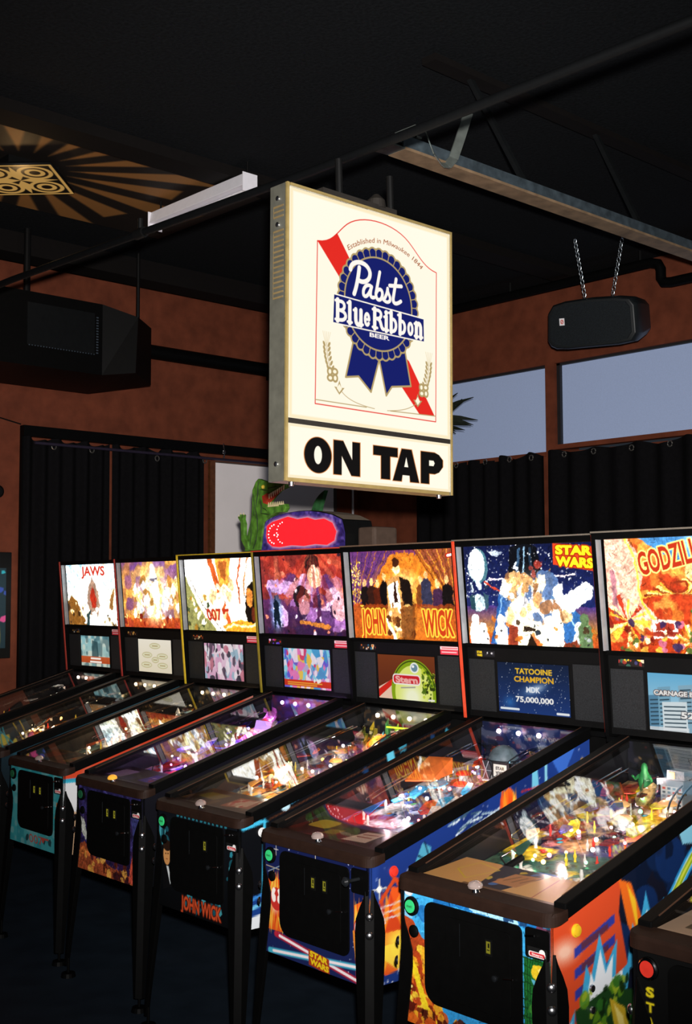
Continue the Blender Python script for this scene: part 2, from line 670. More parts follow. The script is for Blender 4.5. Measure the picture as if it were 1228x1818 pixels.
struct(MB().box(XL - .2, 10, -6, YB + .3, -0.1, 0).obj('floor', FLOORM))
struct(MB().box(XL - .2, 10, -6, YB + .3, ZC, ZC + .1).obj('ceiling', CEIL))
struct(MB().box(XL - .2, XL, -6, YB, 0, ZC).obj('wall_left', WALL))
wb = MB()
wx = [(XL, 0.16), (1.475, 1.562), (4.3, 10)]
wb.box(XL, 10, YB, YB + .3, 0, 2.79)
wb.box(XL, 10, YB, YB + .3, 3.475, ZC)
for a, b in wx:
    wb.box(a, b, YB, YB + .3, 2.79, 3.475)
struct(wb.obj('wall_back', WALL))
PANE = mat('window_shade', '97a6c6', 0.8, var=0.06, scale=160, spec=0.1, emit=0.24)
FRAMEM = mat('window_frame_paint', '1b1a1c', 0.6)
for k, (a, b, z0) in enumerate(((0.16, 1.475, 2.805), (1.562, 4.3, 2.85))):
    w = struct(MB().box(a, b, YB + .06, YB + .08, z0, 3.475).obj('window_%d' % (k + 1), PANE))
    f = MB()
    f.box(a, a + .03, YB + .03, YB + .06, z0, 3.475).box(b - .012, b, YB + .03, YB + .06, z0, 3.475)
    f.box(a, b, YB + .03, YB + .06, 3.46, 3.475)
    f.obj('window_frame', FRAMEM, w)
    MB().box(a, b, YB - .01, YB + .06, z0 - .035, z0).obj('window_sill', WALL, w)

# ceiling beams
for k, (x0, x1, y0, y1, z0) in enumerate(((1.72, 1.90, -6, YB, 4.04), (-0.2, 0.0, -6, YB, 3.96))):
    struct(MB().box(x0, x1, y0, y1, z0, ZC).obj('trim_%d' % (k + 1), BEAMM))

# bar joist with galvanised bottom chord
jo = empty('ceiling_joist', (3.6, 0.41, 3.6))
tag(jo, 'galvanised steel ceiling joist with diagonal webs running back above the lit beer sign', 'joist')
m_ = MB()
MB().box(-.05, .05, 0, 3.73, -.012, 0).obj('bottom_flange', mat('tan_primer', '8a7258', .55, .2, var=.3, scale=14), jo)
m_.box(-.045, -.037, 0, 3.73, 0, .055).box(.032, .04, 0, 3.73, 0, .055)
m_.box(-.037, -.02, 0, 3.73, .049, .055).box(.015, .032, 0, 3.73, .049, .055)
m_.obj('bottom_chord', mat('blue_grey_steel', '56636b', .5, .6, var=.35, scale=20), jo)
MB().box(-.04, .04, 0.2, 3.73, .44, .47).obj('top_chord', BEAMM, jo)
for k in range(4):
    y = .5 + k * .95
    MB().hexa([(-.012, y + .36, .03), (.012, y + .36, .03), (.012, y + .39, .03), (-.012, y + .39, .03)],
              [(-.012, y - .05, .45), (.012, y - .05, .45), (.012, y - .02, .45), (-.012, y - .02, .45)]).obj('web', mat('web_paint', '101213', .6, spec=.1), jo)
sp = [(.05, .12, .10), (.055, .135, .06), (.055, .165, .01), (.055, .215, -.026), (.055, .25, -.022), (.055, .29, .02), (.055, .335, .12), (.055, .39, .25)]
sm = MB()
for a, b in zip(sp[:-1], sp[1:]):
    a, b = Vector(a), Vector(b)
    d = (b - a).normalized()
    wv = Vector((0, d.z, -d.y)) * .016 + Vector((.012, 0, 0))
    th = Vector((.005, 0, 0))
    sm.hexa([a - wv, a + wv, a + wv + th, a - wv + th], [b - wv, b + wv, b + wv + th, b - wv + th])
sm.obj('hanging_strap', GALV, jo)
cl = MB().box(-.07, .05, -.01, .1, .058, .066).box(-.07, .05, .06, .07, .058, .11)
cl.lathe([(.012, 0), (.012, .012), (.006, .016)], (-.02, .05, .066)).obj('beam_clamp', GALV, jo)
MB().prism([(-.06, -.08, -.01), (.05, -.08, -.01), (.05, 0, -.01), (-.05, 0, -.01)], (0, 0, .006)).obj('end_plate', GALV, jo)

# black pipe over the sign
pp = empty('ceiling_pipe', (0, -.42, 3.2))
tag(pp, 'long black ceiling pipe from which the lit beer sign hangs', 'pipe')
MB().tube([(-.6, -.12, 0), (2, -.09, 0), (4, .01, 0), (9.5, .03, 0)], .0155, 14).obj('pipe', mat('black_iron', '08090a', 0.55, spec=0.12), pp, smooth=True)
for x, y in ((3.0, -.04), (1.7, -.1), (5.6, .015)):
    MB().lathe([(.021, -.03), (.021, .03)], (x, y, 0), (1, 0, 0)).tube([(x, y, .02), (x, y, .06)], .012).obj('pipe_hanger', BLACK, pp)

p2 = empty('wall_pipe', (0, 3.9, 3.99))
tag(p2, 'black sprinkler pipe stepping down along the window wall above the hanging loudspeaker', 'pipe')
MB().tube([(-.55, 0, 0), (2.58, 0, 0), (2.64, 0, -.02), (2.66, 0, -.06), (2.66, 0, -.12), (2.68, 0, -.155), (2.74, 0, -.165), (7, 0, -.165)], .035, 12).obj('pipe', BLACKM, p2, smooth=True)
for x in (1.35, 2.5):
    MB().tube([(x, 0, -.02), (x, 0, .1)], .012).obj('pipe_hanger', BLACK, p2)

p3 = empty('duct_pipe', (-.54, 1.9, 3.58))
tag(p3, 'fat black pipe running along the brown wall beside the hanging black box', 'pipe')
MB().tube([(0, -.3, 0), (0, 2.2, 0)], .055, 16).obj('pipe', BLACKM, p3, smooth=True)
MB().box(-.07, 0, 1.2, 1.24, -.07, .07).obj('pipe_bracket', BLACK, p3)

# white fluorescent strip on the ceiling
fl = empty('fluorescent_fixture', (1.1, .865, 3.96))
tag(fl, 'white unlit strip light fixture on the black ceiling left of the beer sign', 'light fixture')
MB().prism([(0, -.03, .07), (0, .03, .07), (0, .045, .0), (0, -.045, .0)], (.92, 0, 0)).obj('housing', WHITE, fl, bevel=.003)
for x in (-.004, .92):
    MB().box(x, x + .004, -.05, .05, -.035, .07).obj('end_cap', WHITE, fl)
MB().tube([(.0, .0, -.02), (.92, 0, -.02)], .014, 12).obj('tube', mat('milk_tube', 'e8e6ea', 0.3), fl, smooth=True)
for x in (.06, .9):
    MB().tube([(x, 0, .07), (x, 0, .14)], .006).obj('stem', BLACK, fl)

# lit ceiling ornament: its cast light rays painted round a backlit carved diamond
mu = empty('ceiling_lantern', (1.11, -0.02, 4.02))
tag(mu, 'amber glowing diamond lantern with scroll cutouts and its cast rays painted on the ceiling at left', 'lantern')
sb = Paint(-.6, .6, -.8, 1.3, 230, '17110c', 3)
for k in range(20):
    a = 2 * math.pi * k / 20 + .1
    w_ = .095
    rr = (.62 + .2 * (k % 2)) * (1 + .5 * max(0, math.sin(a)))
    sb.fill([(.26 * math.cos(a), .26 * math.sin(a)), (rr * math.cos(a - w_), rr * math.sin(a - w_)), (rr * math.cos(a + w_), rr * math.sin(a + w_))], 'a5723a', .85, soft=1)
art_quad('painted_ray_panel', sb, (-.6, -.8, .07), (.6, -.8, .07), (.6, 1.3, .07), (-.6, 1.3, .07), art_mat('print', rough=.6), mu, .006)
A_ = 'd9a85a'
# the sheet is cut as a diamond by laying its window at 45 degrees
q45 = Paint(-.22, .22, .22, -.22, 130, '0d0905', 5)
for sx in (-1, 1):
    for sy in (-1, 1):
        cx, cy = .105 * sx, .105 * sy
        q45.ell(cx, cy, .09, .09, A_).ell(cx, cy, .068, .068, '1a1007').ell(cx, cy, .052, .052, A_).ell(cx, cy, .028, .028, '140c06')
    q45.fill([(0, 0), (.06 * sx, .03), (.2 * sx, 0), (.06 * sx, -.03)], A_).fill([(0, 0), (.03, .06 * sx), (0, .2 * sx), (-.03, .06 * sx)], A_)
q45.stroke([(-.21, .21), (.21, .21), (.21, -.21), (-.21, -.21), (-.21, .21)], .018, A_)
d_ = .33
art_quad('diamond_panel', q45, (-d_, 0, 0), (0, -d_, 0), (d_, 0, 0), (0, d_, 0), art_mat('amber_backlit', 0.55), mu, .02)
MB().box(-.15, .15, -.15, .15, .02, .07).obj('lantern_body', BLACK, mu)
lamp('lantern_bulb', 'POINT', (0, 0, -.16), 1.5, (1, .6, .25), .03, parent=mu)

# ------------------------------------------------------------------ lit beer sign
sg = empty('beer_sign', (4.2, -.312, 2.567))
sg.rotation_euler.x = -.008
tag(sg, 'hanging lit white beer sign with blue ribbon seal and ON TAP panel', 'sign')
SW_, S0, S1, SD = .385, -.475, .475, .08
SIGNF = mat('sign_frame', '6e6d62', 0.42, 0.55, var=0.15, scale=25)
DARKF = mat('sign_dark_edge', '2a2622', 0.5, 0.3)
f = MB()
f.box(-SD, 0, -SW_, -SW_ + .012, S0, S1)
f.obj('end_plate', SIGNF, sg, bevel=.002)
MB().box(-SD, 0, SW_ - .012, SW_, S0, S1).obj('end_plate', SIGNF, sg, bevel=.002)
MB().box(-SD, 0, -SW_ + .012, SW_ - .012, S1 - .012, S1).obj('top_plate', DARKF, sg)
MB().box(-SD, 0, -SW_ + .012, SW_ - .012, S0, S0 + .012).obj('bottom_plate', mat('warm_trim', '94804f', .45, .3), sg)
MB().box(-.008, .004, -SW_ + .012, SW_ - .012, -.292, -.276).obj('divider_bar', DARKF, sg)
MB().box(-.004, .006, -SW_, -SW_ + .009, S0, S1).box(-.004, .006, SW_ - .005, SW_, S0, S1).box(-.004, .006, -SW_ + .014, SW_ - .006, S1 - .008, S1).obj('face_trim', mat('warm_trim', '94804f', .45, .3), sg)
for ks in (range(3), range(3, 17)):
    vm = MB()
    for k in ks:
        z = .40 - k * .0165 + (0 if k < 3 else -.03)
        vm.box(-.062, -.012, -SW_ - .0015, -SW_ + .002, z, z + .006)
    vm.box(-.0625, -.0615, -SW_ - .0008, -SW_ + .002, z, .406 - ks[0] * .0165 + (0 if ks[0] < 3 else -.03))
    vm.obj('vent_grille', mat('vent_glow', '6b5a3a', .6), sg)
for z in (.43, .345, -.42):
    MB().lathe([(.009, 0), (.008, .004), (.003, .006)], (-.04, -SW_, z), (0, -1, 0), 14).obj('screw', STEEL, sg, smooth=True)
for y in (-.12, .12):
    MB().tube([(-.04, y, S1), (-.04, y - .006, S1 + .15)], .012).obj('hanging_stem', BLACK, sg)
MB().box(-.07, -.01, -.22, .12, S1, S1 + .025).lathe([(.035, 0), (.03, .03), (.01, .05)], (-.04, .05, S1 + .02)).obj('mounting_bracket', DARKF, sg)
for y in (-.34, .34):
    MB().lathe([(.01, 0), (.008, -.012)], (-.02, y, S0)).obj('bottom_screw', STEEL, sg)

CW, CR, NB, GD = 'fff7e4', 'e0281f', '101a66', 'b09a68'
FW, FH = .742, .75                    # main face; painter coordinates are fractions of the face
s_ = Paint(0, FW / FH, 0, 1, 560, CW)
KX = FW / FH


def S(pts):
    return [(u * KX, v) for u, v in pts]


s_.ell(.5 * KX, .5, .55 * KX, .6, 'fdf0d2', .5, soft=1)
def bez(p0, p1, p2, p3, n=14):
    t = np.linspace(0, 1, n)[:, None]
    p0, p1, p2, p3 = (np.array(p, float) for p in (p0, p1, p2, p3))
    return [tuple(q) for q in (1 - t) ** 3 * p0 + 3 * t * (1 - t) ** 2 * p1 + 3 * t * t * (1 - t) * p2 + t ** 3 * p3]


archL = bez((.158, .209), (.25, .2), (.27, .145), (.331, .098), 10) + bez((.331, .098), (.42, .03), (.62, .025), (.72, .098), 14) + bez((.72, .098), (.79, .15), (.82, .197), (.905, .207), 10)
frame = archL + [(.898, .924), (.149, .923), (.158, .209)]
s_.fill(S(archL + [(.898, .924), (.149, .923)]), 'fdf4e0')
s_.fill(S(bez((.158, .209), (.22, .203), (.25, .17), (.272, .15), 8) + [(.36, .268), (.30, .36)]), CR)
s_.fill(S([(.66, .62), (.72, .66), (.889, .896), (.787, .899), (.62, .735)]), CR)
s_.stroke(S(frame), .0045, CR)
s_.stroke(S([(.149, .905), (.45, .905)]), .004, GD).stroke(S([(.60, .905), (.898, .897)]), .004, GD)
s_.stroke(S(bez((.29, .84), (.33, .89), (.42, .9), (.5, .906))), .003, GD).stroke(S(bez((.77, .85), (.72, .89), (.64, .9), (.58, .906))), .003, GD)
# wheat and hops
for sx, (x0, y0) in ((1, (.213, .60)), (-1, (.852, .60))):
    st = [(x0, y0 + .05), (x0 + .004 * sx, y0 + .1), (x0 + .018 * sx, y0 + .15), (x0 + .04 * sx, y0 + .2)]
    s_.stroke(S(st), .003, GD)
    for k in range(-2, 3):
        s_.stroke(S([(x0 + k * .004, y0 + .05), (x0 + k * .011, y0)]), .002, 'd9cba0')
    for k in range(6):
        px_ = x0 + .004 * sx * k * k * .22
        py_ = y0 + .055 + k * .02
        s_.ell((px_ - .014) * KX, py_, .006, .013, GD, rot=-.5)
        s_.ell((px_ + .014) * KX, py_, .006, .013, GD, rot=.5)
    hx_, hy_ = x0 + .035 * sx, y0 + .185
    for a in range(4):
        s_.ell((hx_ + .02 * math.cos(a * 1.57 + .7)) * KX, hy_ + .02 * math.sin(a * 1.57 + .7), .017, .02, GD, rot=a * 1.57)
        s_.ell((hx_ + .02 * math.cos(a * 1.57 + .7)) * KX, hy_ + .02 * math.sin(a * 1.57 + .7), .008, .01, 'fdf2d8', rot=a * 1.57)
    lx_, ly_ = x0 + .075 * sx, y0 + .24
    s_.fill(S([(lx_, ly_ + .028), (lx_ - .03, ly_ - .005), (lx_ - .012, ly_ - .004), (lx_, ly_ - .035), (lx_ + .012, ly_ - .004), (lx_ + .03, ly_ - .005)]), GD)
    s_.fill(S([(lx_, ly_ + .018), (lx_ - .016, ly_), (lx_, ly_ - .02), (lx_ + .016, ly_)]), 'fdf2d8')
# ribbon tails
for T in ([(.375, .60), (.325, .785), (.402, .772), (.478, .833), (.531, .672)], [(.527, .672), (.573, .838), (.609, .793), (.732, .775), (.69, .60)]):
    s_.fill(S(T), NB).stroke(S(T + [T[0]]), .009, GD)
# rosette
cx_, cy_ = .528 * KX, .425
for k in range(36):
    a = 2 * math.pi * k / 36
    s_.ell(cx_ + .228 * math.cos(a), cy_ + .235 * math.sin(a), .026, .026, GD)
for k in range(36):
    a = 2 * math.pi * k / 36
    s_.ell(cx_ + .227 * math.cos(a), cy_ + .234 * math.sin(a), .0185, .0185, NB)
s_.ell(cx_, cy_, .236, .243, NB)
for k in range(36):
    a = 2 * math.pi * (k + .5) / 36
    s_.stroke([(cx_ + .205 * math.cos(a), cy_ + .21 * math.sin(a)), (cx_ + .246 * math.cos(a), cy_ + .254 * math.sin(a))], .0045, GD)
s_.ell(cx_, cy_, .212, .217, GD).ell(cx_, cy_, .204, .209, NB)
# banner
BN = [(.256, .428), (.817, .447), (.819, .552), (.251, .552)]
s_.fill(S([(.250, .422), (.823, .441), (.825, .558), (.245, .558)]), CW).fill(S(BN), NB)


def scr(strokes, x, y, sx, sy, w, col, sh=0.0):
    """stroke lettering; points in a 0..1 em box with y down"""
    for st in strokes:
        s_.stroke([((x + (px + sh * (1 - py)) * sx) * KX, y + py * sy) for px, py in st], w, col)


# Pabst, brush script
LT = 'fbf3ea'
P_ = [bez((.38, .12), (.33, .5), (.25, .8), (.16, 1.0)), bez((.0, .25), (.02, -.1), (.75, -.18), (.85, .2)) + bez((.85, .2), (.88, .5), (.5, .62), (.34, .52))]
a_ = [bez((.75, .12), (.3, -.15), (-.05, .5), (.1, .85), 10) + bez((.1, .85), (.3, 1.1), (.6, .6), (.75, .12), 8), bez((.75, .12), (.6, .6), (.6, 1.0), (.95, .85), 8)]
b_ = [[(.5, -1.0), (.15, .55)] + bez((.15, .55), (.1, 1.1), (.7, 1.1), (.75, .5), 10) + bez((.75, .5), (.75, .1), (.35, .1), (.18, .5), 8)]
s__ = [bez((.1, .9), (.4, .6), (.5, .3), (.55, .0), 8) + bez((.55, .0), (.5, .4), (.95, .5), (.8, .85), 8) + bez((.8, .85), (.6, 1.1), (.2, 1.0), (.1, .85), 8)]
t_ = [[(.55, -.75), (.3, .6)] + bez((.3, .6), (.25, 1.05), (.6, 1.0), (.95, .7), 8), [(.0, -.2), (1.0, -.35)]]
scr(P_, .352, .262, .14, .142, .021, LT)
scr(a_, .425, .345, .075, .064, .017, LT)
scr(b_, .498, .342, .068, .066, .017, LT)
scr(s__, .550, .342, .058, .064, .016, LT)
scr(t_, .595, .340, .075, .068, .018, LT)


# Blue Ribbon, condensed slab letters built from stems, bowls and slabs
def slab(ch, x, w, yb, xh, ch_h, lw):
    def st(pts, ww=lw):
        s_.stroke([(px * KX, py) for px, py in pts], ww, LT)
    sl = lw * .62
    L, R, X = x + lw * .5 / KX, x + w - lw * .5 / KX, x + w * .5
    if ch in 'BR':
        st([(L, yb), (L, yb - ch_h)])
        st([(L - .012, yb - sl * .4), (L + .016, yb - sl * .4)], sl)
        st([(L - .012, yb - ch_h + sl * .4), (X, yb - ch_h + sl * .4)], sl)
        ym = yb - ch_h * .52
        st([(X - .01, yb - ch_h + sl * .4)] + bez((X - .01, yb - ch_h + sl * .4), (R + .004, yb - ch_h), (R + .004, ym), (X - .01, ym), 10), sl * 1.25)
        st([(L, ym), (X, ym)], sl)
        if ch == 'B':
            st(bez((X - .01, ym), (R + .014, ym), (R + .014, yb - sl * .4), (X - .01, yb - sl * .4), 10), sl * 1.3)
            st([(L, yb - sl * .4), (X, yb - sl * .4)], sl)
        else:
            st(bez((X - .005, ym), (R - .002, ym), (R - .01, yb - .01), (R + .008, yb - sl * .4), 8), lw * .9)
    elif ch in 'lb':
        st([(L, yb), (L, yb - ch_h * 1.02)])
        st([(L - .013, yb - ch_h + sl * .3), (L, yb - ch_h + sl * .3)], sl)
        if ch == 'l':
            st([(L - .012, yb - sl * .4), (L + .012, yb - sl * .4)], sl)
        else:
            st(bez((L, yb - xh * .85), (R + .012, yb - xh * 1.15), (R + .012, yb + xh * .12), (L, yb - xh * .1), 12), sl * 1.3)
    elif ch == 'i':
        st([(X, yb), (X, yb - xh)])
        st([(X - .013, yb - sl * .4), (X + .013, yb - sl * .4)], sl)
        st([(X - .013, yb - xh + sl * .4), (X, yb - xh + sl * .4)], sl)
        s_.ell(X * KX, yb - ch_h * .93, lw * .6, lw * .55, LT)
    elif ch == 'u':
        st([(L, yb - xh)] + bez((L, yb - xh * .4), (L, yb + .008), (R, yb + .008), (R, yb - xh * .4), 10))
        st([(R, yb - xh), (R, yb)])
        st([(L - .012, yb - xh + sl * .4), (L, yb - xh + sl * .4)], sl)
        st([(R, yb - sl * .4), (R + .012, yb - sl * .4)], sl)
    elif ch == 'n':
        st([(L, yb), (L, yb - xh)])
        st([(R, yb)] + bez((R, yb - xh * .6), (R, yb - xh - .012), (L, yb - xh - .004), (L, yb - xh * .6), 10))
        for q in (L, R):
            st([(q - .011, yb - sl * .4), (q + .011, yb - sl * .4)], sl)
        st([(L - .012, yb - xh + sl * .4), (L, yb - xh + sl * .4)], sl)
    elif ch in 'eo':
        t = np.linspace(0, 2 * math.pi, 24) if ch == 'o' else np.linspace(.0, 5.6, 22)
        st([(X + (R - X) * math.cos(q), yb - xh / 2 - (xh / 2 - lw * .4) * math.sin(q)) for q in t], lw * .74)
        if ch == 'e':
            st([(L, yb - xh * .5), (R, yb - xh * .5)], sl)


XS = [('B', .266, .066), ('l', .338, .03), ('u', .374, .052), ('e', .431, .045), ('R', .49, .066), ('i', .562, .022), ('b', .594, .05), ('b', .651, .05), ('o', .706, .046), ('n', .758, .05)]
for ch, x, w in XS:
    slab(ch, x, w, .541 - .002 * (x - .26), .068, .094 - .01 * (x - .26), .0205)
s_.text('BEER', .532 * KX, .572, .021, LT, w=.125 * KX, bold=.035)
for k_ in range(1):
    s_.text('Established in Milwaukee 1844', .572 * KX, .128, .024, '9a4a1c', w=.50, bold=.0, shear=.2, arc=.40)
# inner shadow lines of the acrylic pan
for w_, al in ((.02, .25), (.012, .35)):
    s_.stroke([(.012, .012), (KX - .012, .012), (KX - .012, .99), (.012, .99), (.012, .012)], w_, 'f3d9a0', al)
SGLOW = art_mat('sign_backlit', 1.06, .5, .0)
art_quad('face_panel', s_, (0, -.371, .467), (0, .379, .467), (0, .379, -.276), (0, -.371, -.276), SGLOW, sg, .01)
o_ = Paint(0, 4.25, 0, 1, 150, CW)
o_.stroke([(.02, .03), (4.2, .03), (4.2, .97), (.02, .97), (.02, .03)], .05, 'f5dcaa', .5)
KB = '0c0a0a'


def OT(pts, col=KB):
    o_.fill([(u * 4.25, v) for u, v in pts], col)


for gr, col in ((.012, 'd88a4a'), (0, KB)):
    def E_(u0, u1, v0, v1, c=col):
        o_.ell((u0 + u1) / 2 * 4.25, (v0 + v1) / 2, (u1 - u0) / 2 * 4.25, (v1 - v0) / 2, c)
    g = gr / 3
    E_(.090 - g, .243 + g, .205 - gr, .868 + gr)
    OT([(.256 - g, .215 - gr), (.312, .215 - gr), (.365, .56), (.365, .215 - gr), (.411 + g, .215 - gr), (.411 + g, .86 + gr), (.36, .86 + gr), (.303, .50), (.303, .86 + gr), (.256 - g, .86 + gr)], col)
    OT([(.493 - g, .225 - gr), (.645 + g, .225 - gr), (.645 + g, .405 + gr), (.597 + g, .405 + gr), (.597 + g, .86 + gr), (.541 - g, .86 + gr), (.541 - g, .405 + gr), (.493 - g, .405 + gr)], col)
    OT([(.672 - g, .225 - gr), (.735 + g, .225 - gr), (.785 + g, .87 + gr), (.727 - g, .87 + gr), (.722, .745), (.677, .745), (.670 + g, .87 + gr), (.615 - g, .87 + gr)], col)
    OT([(.797 - g, .225 - gr), (.89, .225 - gr), (.92, .26), (.945 + g, .36), (.945 + g, .5), (.92, .62), (.89, .66 + gr), (.852 + g, .66 + gr), (.852 + g, .87 + gr), (.797 - g, .87 + gr)], col)
o_.ell(.1665 * 4.25, .535, .022 * 4.25, .17, CW)
OT([(.688, .58), (.714, .58), (.701, .38)], CW)
o_.fill([(.852 * 4.25, .39), (.882 * 4.25, .39), (.89 * 4.25, .44), (.882 * 4.25, .5), (.852 * 4.25, .5)], CW)
art_quad('tap_panel', o_, (0, -.371, -.292), (0, .379, -.292), (0, .379, -.463), (0, -.371, -.463), SGLOW, sg, .01)

# ------------------------------------------------------------------ other things on walls and ceiling
bx = empty('hanging_unit', (0, 0, 3.17))
tag(bx, 'big black boxy heater unit hanging on rods by the brown left wall', 'heater')
BB = MB()
bt = [(.3, -.6, 0), (.3, .99, 0), (.42, 1.17, .02), (.1, 1.5, .02), (-.4, 1.3, 0), (-.4, -.6, 0)]
tp = [(.3, -.6, .47), (.3, .99, .47), (.40, 1.2, .40), (.1, 1.5, .42), (-.4, 1.3, .47), (-.4, -.6, .47)]
BB.add(bt + tp, [(5, 4, 3, 2, 1, 0), (6, 7, 8, 9, 10, 11)] + [(k, (k + 1) % 6, 6 + (k + 1) % 6, 6 + k) for k in range(6)])
BB.obj('housing', BLACKM, bx)
gm = MB().box(.298, .306, .45, .93, .13, .40)
gm.obj('grille', mat('heater_grille', '131516', .35, .3), bx)
gl = MB()
for k in range(14):
    gl.box(.306, .309, .94, .955, .135 + k * .018, .143 + k * .018)
for k in range(24):
    gl.box(.306, .309, .46 + k * .02, .468 + k * .02, .125, .131)
gl.obj('grille_edge', mat('dull_rivets', '4a5560', .4, .5), bx)
for x, y in ((.1, .55), (.1, 1.39), (-.2, -.3)):
    MB().tube([(x, y, .4), (x, y, .93)], .012 if y > 1 else .022).obj('hanging_rod', BLACK, bx)

ls = empty('loudspeaker', (2.45, 3.4, 3.52))
ls.scale = (.93, 1, 1)
ls.rotation_euler = (math.radians(14), math.radians(4), math.radians(10))
tag(ls, 'rounded black loudspeaker hanging on its side from chains over the windows', 'loudspeaker')
ol = [(-.36, -.10), (-.345, .08), (-.30, .135), (-.2, .155), (0, .165), (.2, .16), (.31, .145), (.345, .1), (.35, -.09), (.31, -.14), (.2, -.155), (0, -.16), (-.2, -.165), (-.29, -.16), (-.335, -.14)]
sh = MB()
n_ = len(ol)
rings = [(.0, 1.0), (-.045, .97), (-.06, .9)]
vs = [(x * .88, .28, z * .8) for x, z in ol] + [(x, .06, z) for x, z in ol] + [(x, 0, z) for x, z in ol] + [(x * .95, -.03, z * .93) for x, z in ol]
fs = [(k * n_ + j, k * n_ + (j + 1) % n_, (k + 1) * n_ + (j + 1) % n_, (k + 1) * n_ + j) for k in range(3) for j in range(n_)] + [tuple(range(n_)), tuple(range(3 * n_, 4 * n_))]
sh.add(vs, fs).obj('cabinet', mat('speaker_shell', '15191b', .45), ls, smooth=True, bevel=.006)
g_ = MB().prism([(x * .88, -.031, z * .84) for x, z in ol], (0, -.01, 0))
g_.obj('grille', mat('speaker_mesh', '1a2024', .5, .4, var=.6, scale=200), ls)
bp_ = Paint(0, 1, 0, 1, 24, 'f0ecee')
bp_.ell(.5, .5, .3, .3, 'd4574f').ell(.5, .5, .18, .18, 'f0ecee').stroke([(.35, .65), (.65, .35)], .1, 'd4574f')
art_quad('badge', bp_, (-.235, -.043, .045), (-.195, -.043, .045), (-.195, -.043, -.002), (-.235, -.043, -.002), art_mat('print', rough=.6), ls, .003)
CH = mat('chain_steel', 'bcc6cc', .3, .9)
for cx0 in (-.1, .12):
    cm = MB()
    for k in range(13):
        t = [(.012 * math.cos(a) * (1 if k % 2 else .3), .012 * math.cos(a) * (0 if k % 2 else 1), .018 * math.sin(a)) for a in np.linspace(0, 2 * math.pi, 9)]
        cm.tube([(cx0 + x - .004 * k * (1 if cx0 < 0 else -2), .1 + y, .18 + k * .03 + z) for x, y, z in t], .0035, 6, False)
    cm.obj('chain', CH, ls)

# curtains
CURT = mat('black_curtain', '0b0a0c', .9, var=.2, scale=40, spec=.1)
GROM = mat('grommet', 'b9b4ac', .25, .9)


def curtain(label, p0, p1, ztop, zbot, nrm, folds, groms, grp, wav=.03):
    d = Vector(p1) - Vector(p0)
    n = 160
    rows = 8
    vs, fs = [], []
    for j in range(rows + 1):
        for k in range(n + 1):
            t = k / n
            a = .022 * math.sin(t * folds * 2 * math.pi) + .008 * math.sin(t * folds * 5.1 + j * .3)
            zt = ztop + (wav * (.5 * math.sin(t * folds * 2.0 * math.pi * .5 + 1) - .3 + .25 * math.sin(t * 37)) if j == 0 else 0)
            z = zt + (zbot - ztop) * j / rows
            p = Vector(p0) + d * t + Vector(nrm) * (a + .03)
            vs.append((p.x, p.y, z))
    for j in range(rows):
        for k in range(n):
            i = j * (n + 1) + k
            fs.append((i, i + 1, i + n + 2, i + n + 1))
    m = len(vs)
    vs += [tuple(Vector(v) - Vector(nrm) * .006) for v in vs]
    fs += [tuple(reversed([i + m for i in f])) for f in list(fs)]
    root = empty('curtain', ((p0[0] + p1[0]) / 2, (p0[1] + p1[1]) / 2, zbot))
    tag(root, label, 'curtain', grp)
    mm = MB()
    loc = root.location
    mm.add([(v[0] - loc.x, v[1] - loc.y, v[2] - loc.z) for v in vs], fs)
    mm.obj('cloth', CURT, root, smooth=True)
    for t, dz in groms:
        p = Vector(p0) + d * t + Vector(nrm) * .055
        ring = [(math.cos(a), math.sin(a)) for a in np.linspace(0, 2 * math.pi, 15)]
        side = d.normalized()
        MB().tube([(p.x - loc.x + side.x * .018 * c, p.y - loc.y + side.y * .018 * c, ztop - dz - loc.z + .02 * s) for c, s in ring], .0045, 6, False).obj('grommet', GROM, root, smooth=True)
    return root


curtain('black curtain left of the white board, nearest the brown wall end', (XL, .90, 0), (XL, 1.60, 0), 2.85, .03, (1, 0, 0), 6, [(.32, .06), (.76, .06)], 'black curtains on the left wall')
curtain('black curtain left of the white board, touching its wooden edge', (XL, 1.62, 0), (XL, 2.46, 0), 2.85, .03, (1, 0, 0), 7, [(.45, .08), (.98, .065)], 'black curtains on the left wall')
curtain('black curtain below the smaller blue window right of the beer sign', (.14, YB, 0), (1.475, YB, 0), 2.80, .03, (0, -1, 0), 9, [(.35, .03), (.58, .03), (.765, .03), (.925, .035)], 'black curtains under the windows')
curtain('black curtain below the larger blue window under the loudspeaker', (1.515, YB, 0), (4.6, YB, 0), 2.80, .03, (0, -1, 0), 16, [(.055, .035), (.14, .035), (.245, .04), (.345, .04)], 'black curtains under the windows')
struct(MB().box(XL, XL + .06, .887, 3.87, 2.85, 2.925).box(XL, XL + .03, .887, .91, 0, 2.85).obj('trim_9', BLACKM))
rd = MB().tube([(XL + .1, .95, 2.80), (XL + .1, 3.85, 2.80)], .011, 8)
ro = rd.obj('curtain_rod', mat('purple_rod', '2a2433', .4), None, smooth=True)
tag(ro, 'dark curtain rod under the black header on the left wall', 'curtain rod')

